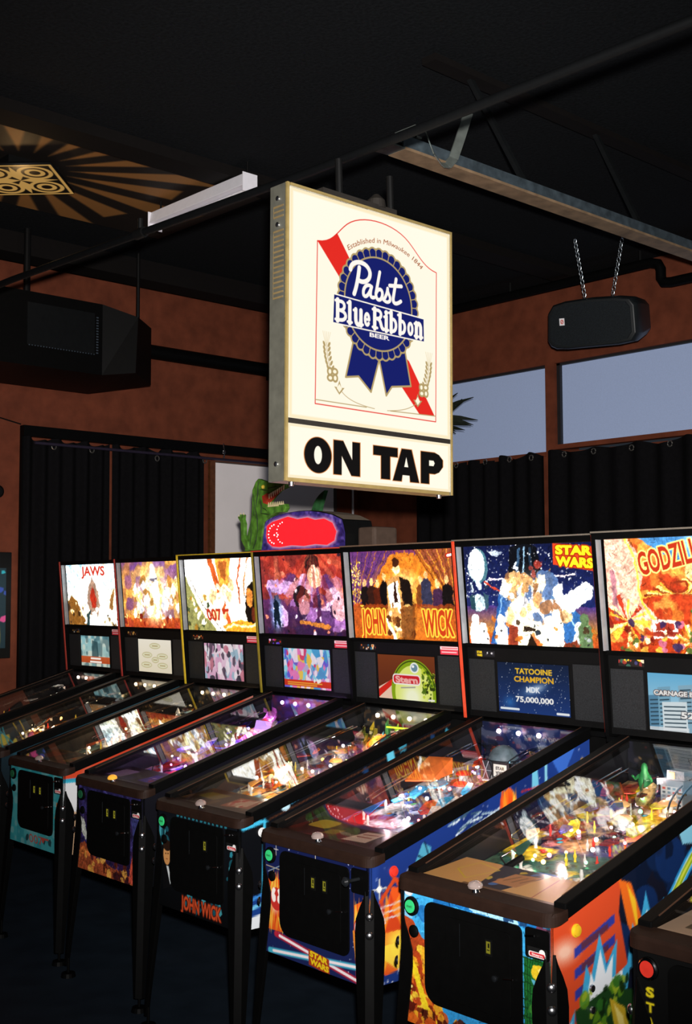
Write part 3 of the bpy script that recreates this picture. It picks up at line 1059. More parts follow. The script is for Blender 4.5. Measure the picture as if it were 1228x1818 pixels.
wbd = empty('white_board', (XL + .05, 2.53, 1.45))
tag(wbd, 'large white board with brown wooden edge on the wall behind the dinosaur', 'board')
MB().box(0, .02, 0, 1.27, 0, 1.325).obj('board', mat('board_white', 'f6eeec', .22, var=.03, scale=4), wbd)
MB().box(0, .03, -.05, 0, 0, 1.335).obj('wood_edge', mat('brown_wood', '5a3218', .5, var=.3), wbd)
MB().box(0, .028, 1.27, 1.30, 0, 1.335).box(0, .028, 0, 1.27, 1.325, 1.335).obj('metal_edge', mat('board_rim', '4c4038', .5), wbd)
hk = MB().tube([(XL + .09, 2.60, 2.93), (XL + .1, 2.605, 2.86), (XL + .09, 2.60, 2.79)], .006, 8).tube([(XL + .1, 2.60 + .012 * math.cos(a), 2.86 + .018 * math.sin(a)) for a in np.linspace(0, 6.28, 9)], .003, 6)
tag(hk.obj('board_hook', CHROME), 'small chrome hook at the top of the white board', 'hook')

pc = empty('wall_picture', (XL, .45, 1.30))
tag(pc, 'black framed colourful picture cut by the left edge of the photo', 'picture')
MB().box(0, .03, 0, .375, 0, .73).obj('picture_frame', BLACK, pc, bevel=.004)
pq = Paint(0, .5, 0, 1, 120, '12333f', 8)
pq.bits(26, ['35d0e4', 'ffe04a', 'ff5aa8', '3a5ac8', '0f1c22'], .02, .08)
for k in range(9):
    pq.stroke(bez((pq.rng.uniform(0, .5), pq.rng.uniform(0, .6)), (pq.rng.uniform(0, .5), .3), (pq.rng.uniform(0, .5), .6), (pq.rng.uniform(0, .5), 1)), .012, ['e8c33a', '1a1a1a', '27b0c4'][k % 3])
art_quad('print', pq, (.0305, .02, .62), (.0305, .335, .62), (.0305, .335, .07), (.0305, .02, .07), art_mat('print', rough=.6), pc, .002)
tag(MB().lathe([(.045, 0), (.045, .02), (.03, .03)], (XL, .72, 2.45), (1, 0, 0), 24).obj('wall_fitting', BLACK), 'small round black fitting on the brown wall at the left edge', 'wall fitting')
tag(MB().tube([(XL + .006, .3, 2.99), (XL + .006, .72, 2.968), (XL + .006, .89, 2.935)], .005, 6).obj('wall_cable', BLACK), 'thin black cable running to the corner of the curtain header', 'cable')
cdt = MB().tube([(XL + .014, 4.08, 0.05), (XL + .014, 4.08, 2.75)], .010, 10)
cdt.box(XL, XL + .03, 4.062, 4.098, 2.36, 2.38)
tag(cdt.obj('white_conduit', WHITE), 'thin white conduit pipe running up the brick corner below the beer sign', 'conduit')

# spiky plant hanging behind the sign
pl = empty('hanging_plant', (1.03, 3.4, 2.86))
tag(pl, 'dark spiky plant hanging in front of the window behind the beer sign', 'plant')
MB().lathe([(.05, -.02), (.09, .0), (.11, .12), (.10, .12), (.09, .1)], (0, 0, 0)).obj('pot', BLACKM, pl, smooth=True)
MB().tube([(0, 0, .1), (0, 0, 1.22)], .004).obj('hanging_wire', BLACK, pl)
LEAF = mat('dark_leaf', '1b2118', .5, var=.3)
rng = random.Random(4)
for k in range(16):
    a = rng.uniform(-.5, .5) + (0 if k < 10 else math.pi * rng.random() + .8)
    el = rng.uniform(-.25, .95)
    L = rng.uniform(.24, .34)
    z0 = rng.uniform(.1, .24)
    d = Vector((math.cos(a) * math.cos(el), math.sin(a) * math.cos(el), math.sin(el)))
    s = Vector((-math.sin(a) * .3, math.cos(a) * .3, .8)).normalized()
    lm = MB()
    c0 = Vector((0, 0, z0))
    pr = [c0 + d * L * t + Vector((0, 0, -.04 * t * t)) for t in (0, .3, .6, 1)]
    wds = (.008, .02, .015, .001)
    nn = d.cross(s) * .003
    for A, B, wa, wb2 in zip(pr[:-1], pr[1:], wds[:-1], wds[1:]):
        lm.hexa([A - s * wa - nn, A + s * wa - nn, A + s * wa + nn, A - s * wa + nn], [B - s * wb2 - nn, B + s * wb2 - nn, B + s * wb2 + nn, B - s * wb2 + nn])
    lm.obj('leaf', LEAF, pl)
# ------------------------------------------------------------------ machine artwork
AR = 1.588                                # backglass width / height


def U(*p):
    return [(u * AR, v) for u, v in p]


def glass_art(k, rows):
    p = Paint(0, AR, 0, 1, rows, 'f6e7c8', 20 + k)
    if k == 0:      # pale burst over sea foam, title JAWS
        p.grad('a9d2ee', 'f4d9a0')
        p.rays(.8, .55, 34, 1.3, ['fff7e2', 'fbe7b4', 'fffaf0', 'd7e8f4'], .8)
        p.ell(.8, .55, .6, .6, 'fffaf0', .8, soft=1)
        p.fill(U((.0, .6), (.06, .5), (.18, .6), (.25, .75), (.36, 1), (.0, 1)), '8c5a22').bits(26, ['e8a840', '3a2412', 'f7e3b0', '9c6a30'], .02, .07, (0, .5, .62, 1))
        p.fill(U((.5, .2), (.6, .45), (.63, .72), (.55, .85), (.42, .8), (.38, .5)), 'a98a74').fill(U((.5, .34), (.57, .55), (.55, .7), (.47, .68), (.44, .5)), 'b93420')
        p.fill(U((.83, .5), (.92, .38), (.86, .72), (.78, .78)), 'a3713a')
        p.bits(40, ['fffaf0', 'f6ead0', 'ffffff'], .03, .09, (.55, 1.5, .72, 1)).bits(10, ['4e3a22', '8a6a3a'], .02, .05, (1.1, 1.55, .8, 1))
        p.fill(U((.36, .8), (.44, .72), (.4, 1), (.34, 1)), '32484a')
        p.age()
        p.text('JAWS', .84, .12, .16, 'd3392a', w=.72, bold=.035, line=('fff7e8', .008))
    elif k == 1:    # white haze in a golden nebula over a red floor
        p.grad('8a5aa0', 'e08a2a')
        p.blot(18, ['c98a3a', '7a4a8a', 'e9b04a'], .7, .5)
        p.ell(.85, .5, .7, .62, 'fff3cc', .95, soft=.9)
        p.bits(70, ['fffaf0', 'f7e0b0', 'e8c07a', 'cfd6e4', 'b9823a'], .02, .075, (.3, 1.5, .25, .85), tall=1.8)
        p.fill(U((.46, .26), (.5, .05), (.55, .05), (.6, .26)), 'fdf6e6').fill(U((.47, .25), (.6, .25), (.56, .3), (.5, .3)), '7b7486')
        p.band(.83, 1, 'c9501f', 'b3361b', .85).bits(22, ['f39a3a', '8a2414', 'ffd27a'], .02, .05, (0, AR, .78, 1), tall=1.4)
        p.ell(.85, .85, .35, .14, 'ffe09a', .8, soft=1).age(380)
    elif k == 2:    # white fan with orange diagonals, title 007
        p.grad('fff8ea', 'fff2d8')
        p.fill(U((.33, 0), (.40, 0), (.66, .98), (.72, 1), (.60, 1), (.45, .5)), 'd8632a').fill(U((.44, 0), (.66, 0), (.62, .5), (.5, .4)), 'f5a640').fill(U((.48, .05), (.6, .05), (.58, .3), (.52, .25)), 'b9682c')
        p.fill(U((.72, 0), (.86, 0), (.76, .55), (.70, .55)), 'f9ead0').stroke(U((.80, .0), (.74, .3), (.76, .6)), .03, 'c9542a').stroke(U((.9, .0), (.83, .3), (.82, .5)), .025, 'c87a3a')
        p.fill(U((.0, .25), (.2, .7), (.45, 1), (0, 1)), '9c9a5c').bits(26, ['3c4a2a', 'e8d6a0', 'b8862e', 'fff3d6'], .02, .06, (0, .5, .5, 1)).stroke(U((.02, .2), (.22, .62), (.5, .98)), .014, '4a3320')
        p.bits(26, ['fffaf0', 'e6d3b0', 'd9b684'], .03, .09, (.5, 1.1, .25, .8), tall=1.5)
        p.ell(.91 * AR, .62, .13, .30, '17110d', rot=.1).ell(.89 * AR, .52, .07, .13, 'd98a3a').ell(.93 * AR, .75, .05, .1, '6a2a18')
        p.fill(U((.5, .9), (.75, .82), (1, .88), (1, 1), (.55, 1)), 'f09a2a').stroke(bez((.85, .95), (1.1, .8), (1.3, 1), (1.55, .85)), .03, 'ffd890')
        p.age()
        p.text('007', .39 * AR, .76, .17, 'c93a22', w=.34, bold=.035, shear=-.25)
        p.fill(U((.50, .69), (.60, .68), (.60, .715), (.55, .725), (.54, .76), (.52, .76)), 'c93a22')
    elif k == 3:    # dusky purple crowd colours under a red sky
        p.grad('cf4a34', '4a2a6a')
        p.blot(16, ['e2563c', 'a8322a', '7a2a2a'], .7, .52).blot(22, ['f08a60'], .6, .68)
        p.band(.55, 1, '59307a', '2a1a3c', .75)
        p.bits(46, ['d6a0d8', 'b478c0', 'e9c4e4', '6a3a7c', '3a2448'], .05, .17, (.25, AR, .3, .95))
        p.stroke(U((.1, .38), (.3, .4), (.6, .42)), .16, 'caa0d0').stroke(U((.09, .42), (.12, .75)), .05, '8a64a8')
        p.ell(.62 * AR, .14, .13, .14, '3a2020').ell(.64 * AR, .27, .13, .14, 'f2c8ae').ell(.47 * AR, .52, .15, .14, '2a1c22').ell(.50 * AR, .62, .11, .12, 'c98a96').ell(.86 * AR, .5, .17, .1, 'dcb0c8').ell(.9 * AR, .66, .13, .13, 'e0a8b0')
        p.stroke(U((.45, .82), (.78, .88)), .05, 'd9883a').stroke(U((.5, .93), (.8, .96)), .07, '3a2048')
        p.ell(.16 * AR, .72, .17, .32, '8ad0f4', .95, soft=.9).fill(U((.15, .5), (.19, .62), (.21, .95), (.16, .8), (.12, .95), (.13, .62)), '12202e')
        p.bits(30, ['281830', '1a1222', 'f6dff0', 'ff9a78'], .015, .05)
        p.rays(1.0, -.05, 10, .8, ['f47a50', 'b02c22'], .4, 20, 160)
        p.age(520)
    elif k == 4:    # glowing hotel arch, title JOHN WICK
        p.grad('8a3f6a', 'd9701f')
        p.ell(.52 * AR, .65, .62, .62, 'e98a28').ell(.52 * AR, .7, .5, .52, 'f7b84a', .8, soft=.6).ell(.52 * AR, .35, .3, .16, 'fbe0a0', .8, soft=.9)
        for a in range(26):
            t = math.pi * (a + .5) / 26
            p.stroke([(.52 * AR - .62 * math.cos(t), .62 - .58 * math.sin(t)), (.52 * AR - .9 * math.cos(t), .62 - .86 * math.sin(t))], .018, ['7a3f86', 'd98a2a', '5a2c78'][a % 3])
        p.fill(U((0, 0), (.45, 0), (.12, .5), (0, .62)), '6b3a86', .75).fill(U((1, 0), (.62, 0), (.9, .45), (1, .55)), 'b5601f', .7)
        for a in range(9):
            p.stroke(U((.03 + .05 * a, 0), (.0 + .012 * a, .6)), .01, 'c9782a' if a % 2 else '4a2a66').stroke(U((.98 - .045 * a, 0), (1.0 - .012 * a, .5)), .012, 'f0a53a' if a % 2 else '7a3a1c')
        p.bits(110, ['ffe27a', 'f7c23a'], .007, .014, (.0, .15, .12, .6))
        for u, h, c in ((.13, .36, '1c1212'), (.2, .35, '3a1c14'), (.26, .37, '5a2010'), (.33, .3, '140e0e'), (.68, .34, '8a4a20'), (.73, .28, '3a3a54'), (.83, .38, '4a2a4a'), (.92, .33, '161110')):
            p.fill(U((u - .05, .64), (u - .045, h + .08), (u, h + .02), (u + .045, h + .08), (u + .05, .64)), c).ell(u * AR, h, .032, .045, 'f2b678')
        p.band(.60, .63, 'c9501a', 'c9501a', .7)
        p.fill(U((0, .62), (1, .62), (1, 1), (0, 1)), 'c65a16', .55)
        p.fill(U((.33, .95), (.36, .35), (.43, .28), (.52, .3), (.6, .38), (.58, .95)), 'e2a45a').fill(U((.48, .3), (.58, .34), (.60, .62), (.5, .62)), '1d130f').ell(.455 * AR, .2, .05, .08, 'f6cf94').ell(.455 * AR, .14, .055, .05, '4a2412')
        p.fill(U((.36, .4), (.46, .34), (.47, .62), (.38, .64)), 'fdf0dc').fill(U((.42, .35), (.44, .35), (.45, .58), (.42, .58)), '3a1c12')
        p.bits(20, ['fbe6b8', 'a8642a', '5a2c12', 'f9c870'], .025, .06, (.55, .95, .6, .95), tall=1.4)
        p.fill(U((.47, .64), (.62, .6), (.58, 1), (.47, 1)), '8a4a1c', .8)
        p.stroke(U((.33, .76), (.42, 1.0)), .028, 'fff3e6')
        p.age(420, 2.0)
        for body, x, w in (('JOHN', .20, .38), ('WICK', .82, .44)):
            p.text(body, x * AR, .785, .29, 'd8431a', w=w, bold=.03, line=('fcc43c', .017))
        p.stroke(U((.94, .09), (.985, .08)), .05, 'd4331a').stroke(U((.945, .09), (.98, .082)), .025, 'fff0ea')
    elif k == 5:    # star field, white burst, sunset; title STAR WARS
        p.grad('0e1640', '27357e')
        p.stars(420, .0075)
        p.band(.6, .86, '5a3a86', 'f0a02a', .85).band(.86, 1, 'e87a1c', 'd8501a', .9)
        p.blot(10, ['16204c'], .5, .62, (np.linspace(0, 1, p.H) < .6)[:, None] * np.ones((1, p.W)))
        p.ell(.11 * AR, .21, .13, .17, '4f7f8c').ell(.10 * AR, .2, .11, .155, 'eef4f4').stroke(U((.03, .25), (.16, .24)), .008, '9fb4bc').bits(9, ['2a3a52', 'd8e6ea'], .015, .03, (.05, .3, .36, .42), tall=2)
        p.fill(U((.20, .08), (.26, .05), (.32, .08), (.28, .11), (.23, .11)), 'b9c4d6')
        p.ell(.1 * AR, .57, .09, .09, 'b9ccd2').fill(U((.03, .5), (.07, .49), (.07, .64), (.03, .64)), '284a58').fill(U((.14, .45), (.18, .5), (.18, .62), (.15, .66)), '3a5a6a')
        # a plain dark peak with pale facets
        p.fill(U((.35, .3), (.38, .04), (.44, 0), (.53, 0), (.58, .04), (.62, .28), (.5, .36)), '0b0d14')
        p.stroke(U((.42, .28), (.45, .06)), .03, '3a5a7a').stroke(U((.47, .3), (.49, .04)), .02, '8fb4d0').stroke(U((.54, .28), (.53, .06)), .03, '24384e').bits(10, ['6fa6c8', 'dfeef6', 'f4f8fb', 'a83a30'], .02, .05, (.64, .94, .14, .34))
        p.fill(U((.38, .34), (.28, .42), (.18, .98), (.30, .98), (.4, .6)), '2f62a8').fill(U((.62, .36), (.74, .5), (.9, .72), (.78, 1), (.68, .7)), '3a76b6').stroke(U((.3, .44), (.22, .95)), .02, '8ab8e0').stroke(U((.7, .5), (.84, .8)), .02, '9cc6e8')
        p.ell(.52 * AR, .6, .40, .42, 'fff6e2', .85, soft=.9)
        p.stroke(U((.2, .34), (.45, .33)), .014, 'f6e0ea').stroke(U((.6, .33), (.85, .3)), .014, 'fbe4e0').stroke(U((.16, .37), (.36, .52)), .018, 'd8482c')
        p.bits(70, ['ffffff', 'fff6e4', 'f6dcae', 'd9a468', 'a8744a', 'c9d4e0', '5f7fae', 'e9b87a'], .02, .075, (.5, 1.2, .34, .78), tall=1.9)
        p.fill(U((.7, .56), (.93, .37), (.98, .42), (.96, .52), (.8, .66)), 'fbfbf8').stroke(U((.76, .55), (.94, .43)), .012, 'b9c2c8')
        for u, v, c in ((.06, .8, 'f4f4f2'), (.12, .88, 'e6e2da'), (.27, .8, 'fbf7ee'), (.64, .8, 'fdfaf2'), (.7, .74, 'fff4da'), (.86, .86, 'f2f2ee'), (.9, .78, '6d8a5a')):
            p.fill(U((u - .045, 1), (u - .05, v + .02), (u, v - .08), (u + .045, v + .02), (u + .05, 1)), c).ell(u * AR, v - .06, .05, .055, c).bits(3, ['2a2c30', 'b8bcc0'], .012, .02, (u * AR - .05, u * AR + .05, v - .05, .98))
        p.fill(U((.36, 1), (.43, .7), (.5, .74), (.58, .74), (.64, 1), (.58, 1), (.52, .84), (.46, 1)), 'f9ecc8').fill(U((.46, 1), (.5, .86), (.55, 1)), '2a1c12').fill(U((.44, .8), (.54, .8), (.54, .84), (.44, .84)), '33241a')
        p.fill(U((.33, .78), (.40, .8), (.39, 1), (.33, 1)), 'a0402a').fill(U((.74, .95), (.84, .9), (.86, 1), (.72, 1)), '8a3a22').bits(16, ['1e2a3a', '4a3320', 'd87a2a'], .015, .04, (0, AR, .72, 1))
        p.age(600)
        p.stars(120, .0065, 'ffffff', (0, AR, 0, .55))
        p.fill(U((.71, .015), (1, .06), (1, .285), (.705, .215)), 'e8481f')
        p.text('STAR', .86 * AR, .085, .092, 'fbe21c', w=.42, bold=.055, rot=.05, line=('b8340e', .012))
        p.text('WARS', .86 * AR, .195, .098, 'fbe21c', w=.43, bold=.055, rot=.07, line=('b8340e', .012))
    elif k == 6:    # red-orange swirls, green and white glow; title GODZILLA
        p.grad('e2562a', 'c9441c')
        p.blot(20, ['f4a23a', 'b8361c', 'f7c455'], .6, .55)
        p.fill(U((.2, 0), (.7, 0), (.7, .12), (.5, .25), (.3, .1)), '4fa4e4', .95).ell(.62 * AR, .08, .3, .16, 'f4fbff', .9, soft=.8)
        p.fill(U((0, 0), (.14, .0), (.2, .12), (.24, .3), (.2, .5), (.3, .68), (.26, .8), (0, .6)), 'f0b8a0').stroke(bez((.2, .0), (.42, .3), (.2, .5), (.48, .72)), .022, 'f9d84a').stroke(U((.04, .3), (.05, .7)), .05, 'a86a8a', .6)
        for a in range(8):
            p.stroke(bez((.35 + .03 * a, .52 - .02 * a), (.7, .4 + .03 * a), (.95, .6 - .04 * a), (1.0 - .05 * a, .32 + .01 * a)), .022, ['f9b23c', 'a83c1c', 'fbdc7a'][a % 3])
        p.ell(.62 * AR, .32, .16, .14, 'fffdf0', 1, soft=.6).ell(.56 * AR, .3, .12, .09, 'f6e09a', .8)
        p.fill(U((.6, .33), (.7, .26), (.84, .3), (.9, .6), (.86, 1), (.6, 1), (.64, .8), (.56, .72), (.5, .62), (.53, .6), (.62, .68)), '4f7c2c').fill(U((.66, .4), (.74, .38), (.76, .8), (.68, .85)), '27481c').stroke(U((.6, .36), (.63, .6), (.6, .95)), .014, 'f4ec7a').stroke(U((.52, .62), (.6, .72)), .05, '5f8c34')
        for a in range(6):
            p.stroke(U((.655 + .02 * a, .42), (.66 + .022 * a, .92)), .008, '8fae3a')
        p.fill(U((.27, .7), (.42, .7), (.42, .86), (.27, .86)), 'f0d8c8').fill(U((.29, .73), (.4, .73), (.4, .79), (.29, .79)), 'b8402c').fill(U((.27, .8), (.42, .8), (.42, .84), (.27, .84)), 'a83a2a')
        p.rays(.12 * AR, .72, 16, .22, ['fbc43c', 'f0e08a', 'd8381c'], .9).rays(.5 * AR, .88, 22, .18, ['fbdc5a', 'fff0b0', 'e87a1c'], .9)
        p.bits(50, ['3a2a5a', 'd87a9a', 'f0b43c', '8a2418', '5a7a34', 'f6e4b0'], .015, .05, (0, 1.0, .72, 1))
        p.bits(16, ['fbe04a', 'd6581c', '3a7a3c'], .03, .08, (1.1, AR, .5, 1))
        p.fill(U((.88, 0), (1, 0), (1, .3), (.9, .2)), 'f0a83a')
        p.age(520)
        p.text('GODZILLA', .42 * AR, .165, .21, 'd8391c', w=.68, bold=.03, rot=-.2, shear=0, line=('f4e27a', .012))
    else:
        p.grad('2a2a30', '40362a').blot(20, ['c9a23a', '3a4a2a', '7a3a22'], .5, .55)
    return p


def screen_art(k, rows=110):
    A = 1.85
    p = Paint(0, A, 0, 1, rows, '101418', 40 + k)
    if k == 0:
        p.grad('8ec4cc', 'b8c8b8').blot(14, ['5a8a94', 'e8e4d0', '3a5a62'], .6, .55).fill([(.75, .15), (1.1, .2), (1.15, .75), (.7, .75)], '2f4c52', .8).band(.68, .9, 'c9582a', 'b8481f', .95)
        p.stroke([(.65, .74), (1.25, .74)], .06, 'fff4ea').stroke([(.6, .85), (1.3, .85)], .06, 'fff4ea')
    elif k == 1:
        p.grad('f2ead8', 'e8dcc0')
        for x, y, rx in ((.95, .2, .3), (.5, .48, .28), (1.35, .5, .3), (.45, .78, .3), (1.35, .78, .28), (.95, .62, .2)):
            p.ell(x, y, rx, .09, 'c4b88a').ell(x, y, rx - .03, .065, 'e6e2c0').stroke([(x - rx * .5, y), (x + rx * .5, y)], .03, 'b09a6a')
    elif k in (2, 3):
        cs = ['f0e6ea', 'd8a0c0', '9ab8c8', '5a4a5a', 'e8d0d8', '3a3440', 'c87a8a'] if k == 2 else ['8ad4e8', 'e87ab8', 'f4e4f0', '6a5ad0', 'd83a6a', '4a9ad0', 'f0c04a']
        p.grad(cs[0], cs[1])
        p.bits(120, cs, .04, .14, tall=1.8)
        if k == 3:
            p.band(.80, .95, 'd8331c', 'c9301a', .95).stroke([(.15, .86), (1.5, .86)], .03, 'f0a03a').stroke([(.15, .91), (1.3, .91)], .03, 'f0a03a').bits(5, ['fff4f0'], .04, .06, (1.2, 1.5, .74, .8))
    elif k == 4:
        p.grad('7a3a1c', '5a2614').fill([(0, .75), (.6, .5), (.6, 1), (0, 1)], 'f0c8b0').fill([(0, .8), (.45, .55), (.55, .62), (0, .98)], 'd8281c')
        p.ell(1.15, .8, .72, .72, '8aa818').ell(1.15, .84, .6, .62, 'e4ec7a').ell(1.1, .95, .5, .5, 'fbfce0', .9, soft=.7).bits(50, ['4a6a10', '2c3c0c', 'c8d83c'], .03, .07, (1.45, A, .3, 1)).stroke([(1.15 + .68 * math.cos(a), .8 - .68 * math.sin(a)) for a in np.linspace(.2, 2.9, 20)], .03, '3c4a12')
        p.ell(1.2, .27, .14, .12, 'f4f4ee').ell(1.2, .27, .1, .085, '6f8f9f').ell(1.16, .24, .04, .03, 'ffffff')
        p.fill(rrect(.48, 1.38, .42, .66, .09), 'f6f0ea').fill(rrect(.51, 1.35, .45, .63, .07), 'd0202c')
        p.text('Stern', .93, .54, .16, 'f4b0a8', w=.72, bold=.05, shear=-.2).stroke([(.75, .73), (1.2, .70)], .03, 'a8a49a')
        p.fill([(1.6, .94), (1.8, .94), (1.8, .98), (1.6, .98)], 'f4f0e8')
    elif k == 5:
        p.grad('16233f', '1e3a78').stars(140, .008)
        p.ell(.95, .52, .6, .22, '6f9fd8', .6, soft=1, rot=-.3).ell(1.0, .5, .35, .1, 'e4f0fb', .8, soft=1, rot=-.3).ell(.3, .8, .25, .2, '3a8ad8', .6, soft=1)
        p.text('TATOOINE', .95, .16, .12, 'f7c531', w=.95, bold=.035).text('CHAMPION', .95, .32, .12, 'f0b62a', w=1.02, bold=.035)
        p.text('MDK', .93, .52, .12, 'f0f4fa', w=.36, bold=.035).text('75,000,000', .95, .72, .12, 'f8f6f2', w=.98, bold=.035)
        for q in range(9):
            p.stroke([(.06 + q * .055, .93), (.09 + q * .055, .93)], .045, 'e8eef4')
        p.stroke([(1.52, .95), (1.8, .95)], .045, 'f0f2f4')
    elif k == 6:
        p.grad('6ab4dc', 'c8dce4')
        for x, w, h, c in ((.0, .3, .6, '5a8aa8'), (.2, .26, .75, '7aa8c0'), (.62, .28, .8, '8ab0c4'), (1.0, .4, .7, 'b8ccd4'), (.28, .5, .5, 'd8e4e8'), (1.4, .45, .9, '9ab4c0')):
            p.fill([(x, 1), (x, 1 - h), (x + w, 1 - h - .03), (x + w, 1)], c)
            for r in range(9):
                p.stroke([(x + .04, 1 - h + .08 + r * .07), (x + w - .04, 1 - h + .06 + r * .07)], .022, '2f4654')
        p.text('CARNAGE BONUS', .72, .34, .09, 'f6f4f0', w=1.2, bold=.04, line=('6a5a5a', .012)).text('J C', 1.05, .53, .12, 'f7c531', w=.32, bold=.04, line=('6a5a3a', .012)).text('52,95', .95, .7, .12, 'f8f6f2', w=.6, bold=.04, line=('5a5a60', .012))
        p.fill([(1.1, .93), (A, .93), (A, 1), (1.1, 1)], 'c8341f').fill([(0, .94), (.8, .92), (.8, 1), (0, 1)], 'e6eaec', .8)
    else:
        p.grad('201408', '402808').bits(20, ['f08a1a', 'a85a14'], .05, .15)
    return p


FX0, FX1, FZ0, FZ1 = -.28, .28, .876, .494


def front_art(k, rows):
    p = Paint(FX0, FX1, FZ0, FZ1, rows, '0e0e10', 60 + k)
    if k == 2:
        p.grad('2e8f98', '3f9aa0').blot(14, ['237a84', '58a8a8', '8fb0b0'], .45, .55).bits(5, ['1c3a40'], .012, .022, (-.26, .26, .53, .56))
        p.stroke([(-.27, .868), (.27, .868)], .006, '1f6a74')
        p.fill([(.215, .74), (.27, .72), (.265, .6), (.225, .62), (.205, .66)], 'b9682c').bits(8, ['7a3a1a', 'd8954a'], .008, .02, (.21, .27, .61, .73))
        p.text('007', .01, .535, .042, 'b0453a', w=.14, bold=.0, shear=-.2).fill([(.07, .553), (.14, .553), (.14, .545), (.10, .543), (.09, .528), (.075, .528)], 'b0453a')
    elif k == 3:
        p.grad('2c2858', '33183a').blot(12, ['46408a', '1b1838'], .6, .55)
        p.fill([(-.25, .73), (-.215, .72), (-.18, .64), (-.20, .63), (-.235, .66)], 'c9cdc4')
        p.fill([(-.28, .60), (-.2, .62), (-.1, .56), (.05, .545), (.2, .53), (.28, .52), (.28, .494), (-.28, .494)], '9c4a2c').bits(30, ['d8753a', '5a2418', 'e8a84a', '3a1820'], .012, .03, (-.26, .26, .5, .58))
        p.fill([(.2, .64), (.235, .66), (.265, .55), (.27, .5), (.17, .5)], 'c9503c').bits(10, ['2a1420', 'e0b090'], .01, .022, (.2, .27, .5, .62))
        p.fill([(.19, .80), (.27, .79), (.27, .66), (.2, .68)], '3c3f78').fill([(.225, .66), (.24, .66), (.245, .58), (.235, .58)], 'd8d4dc').age(300, 2, 7, .4, 0, .03)
    elif k == 4:
        p.grad('10141a', '0a0b0d')
        for a in range(13):
            x = -.14 + a * .027
            p.fill([(x, .868), (x + p.rng.uniform(.008, .022), .868), (x + .014, .858), (x, .858)], '2f8a9c', .8)
        p.bits(14, ['2f8a9c', '1c5a68', '48a8b4'], .006, .02, (-.27, -.2, .72, .8), tall=1.6).bits(14, ['2f8a9c', '1c5a68', '48a8b4'], .006, .022, (.2, .27, .66, .78), tall=1.6)
        p.fill([(-.27, .82), (-.25, .82), (-.25, .77), (-.265, .76)], '48a8b4')
        # a plain portrait: head over a dark suit
        p.fill([(-.235, .655), (-.19, .66), (-.17, .58), (-.235, .56)], '101012').ell(-.208, .70, .026, .042, 'd99a5c').ell(-.208, .735, .03, .022, '2a1a12').fill([(-.212, .655), (-.196, .655), (-.176, .60), (-.183, .585)], 'dfe6e8')
        p.ell(-.216, .702, .004, .003, '3a2012').ell(-.2, .704, .004, .003, '3a2012').stroke([(-.214, .682), (-.203, .682)], .003, '8a4a30')
        p.bits(16, ['2f8a9c', '1c5a68', '48a8b4'], .008, .022, (-.12, .2, .52, .565), tall=2)
        p.text('JOHN WICK', .03, .535, .056, 'd4502a', w=.27, bold=.03, line=('5a1c10', .004))
    elif k == 5:
        p.grad('141c48', '1c2658').stars(120, .0022, 'dfe8ff')
        fl = ['e8501c', 'f08a28', 'fbd04a', 'd8381a']
        for x0, x1, zb, zt in ((-.262, -.158, .575, .79), (.205, .285, .52, .79)):
            p.fill([(x0 + .012, zb), (x0, zt - .05), ((x0 + x1) / 2, zt - .03), (x1, zt - .05), (x1 - .012, zb)], 'e0561e')
            p.ell((x0 + x1) / 2, .675, .04, .075, 'fff2c0', .95, soft=.8)
            p.flames(x0, x1, .65, zt + .0, 22, fl)
            p.flames(x0, x1, .66, zb - .02, 22, fl)
            p.ell((x0 + x1) / 2, .67, .034, .05, 'fff6d8', .9, soft=.7)
        # round red emblem with a winged flame, and the six-spoked ring
        ex, ez = -.202, .683
        p.ell(ex, ez, .036, .039, 'c8322a').ell(ex - .015, ez + .012, .014, .025, 'fdf2ea').ell(ex + .015, ez + .012, .014, .025, 'fdf2ea').ell(ex, ez + .012, .005, .026, 'c8322a').fill([(ex - .012, ez + .016), (ex, ez + .004), (ex + .012, ez + .016), (ex + .006, ez + .028), (ex - .006, ez + .028)], 'c8322a').ell(ex, ez + .033, .004, .007, 'c8322a')
        ex, ez = .243, .671
        p.ell(ex, ez, .039, .039, 'c8322a').ell(ex, ez, .035, .035, 'fdf2ea').ell(ex, ez, .031, .031, 'c8322a').ell(ex, ez, .013, .013, 'fdf2ea')
        for a in range(6):
            t = a * math.pi / 3 + .5
            p.fill([(ex + .010 * math.cos(t - .5), ez + .010 * math.sin(t - .5)), (ex + .027 * math.cos(t - .16), ez + .027 * math.sin(t - .16)), (ex + .027 * math.cos(t + .16), ez + .027 * math.sin(t + .16)), (ex + .010 * math.cos(t + .5), ez + .010 * math.sin(t + .5))], 'fdf2ea')
        for (x0, z0, x1, z1, c, w) in ((-.205, .565, .285, .497, 'c8283c', .021), (-.24, .503, .27, .553, '4fc4dc', .020)):
            p.stroke([(x0, z0), (x1, z1)], w, c, .9, soft=2).stroke([(x0 + .02, z0 + (z1 - z0) * .04), (x1, z1)], w * .45, 'fdf0f4')
        p.fill([(-.028, .553), (.08, .541), (.083, .49), (-.025, .502)], 'a83a1c')
        p.text('STAR', .027, .536, .021, 'f2d21f', w=.095, bold=.055, rot=-.1).text('WARS', .03, .512, .021, 'f2d21f', w=.098, bold=.055, rot=-.1)
        for (x, z) in ((-.205, .852), (.01, .852)):
            p.stroke([(x, z + .02), (x, z - .02)], .002, 'fbf4d8').stroke([(x - .012, z), (x + .012, z)], .002, 'fbf4d8')
        p.stroke([(-.26, .79), (-.17, .785)], .003, 'b9a888').stroke([(-.25, .77), (-.215, .785), (-.18, .80)], .003, '8aa0b0')
    elif k == 6:
        p.grad('3fa8e0', '2f8fd0')
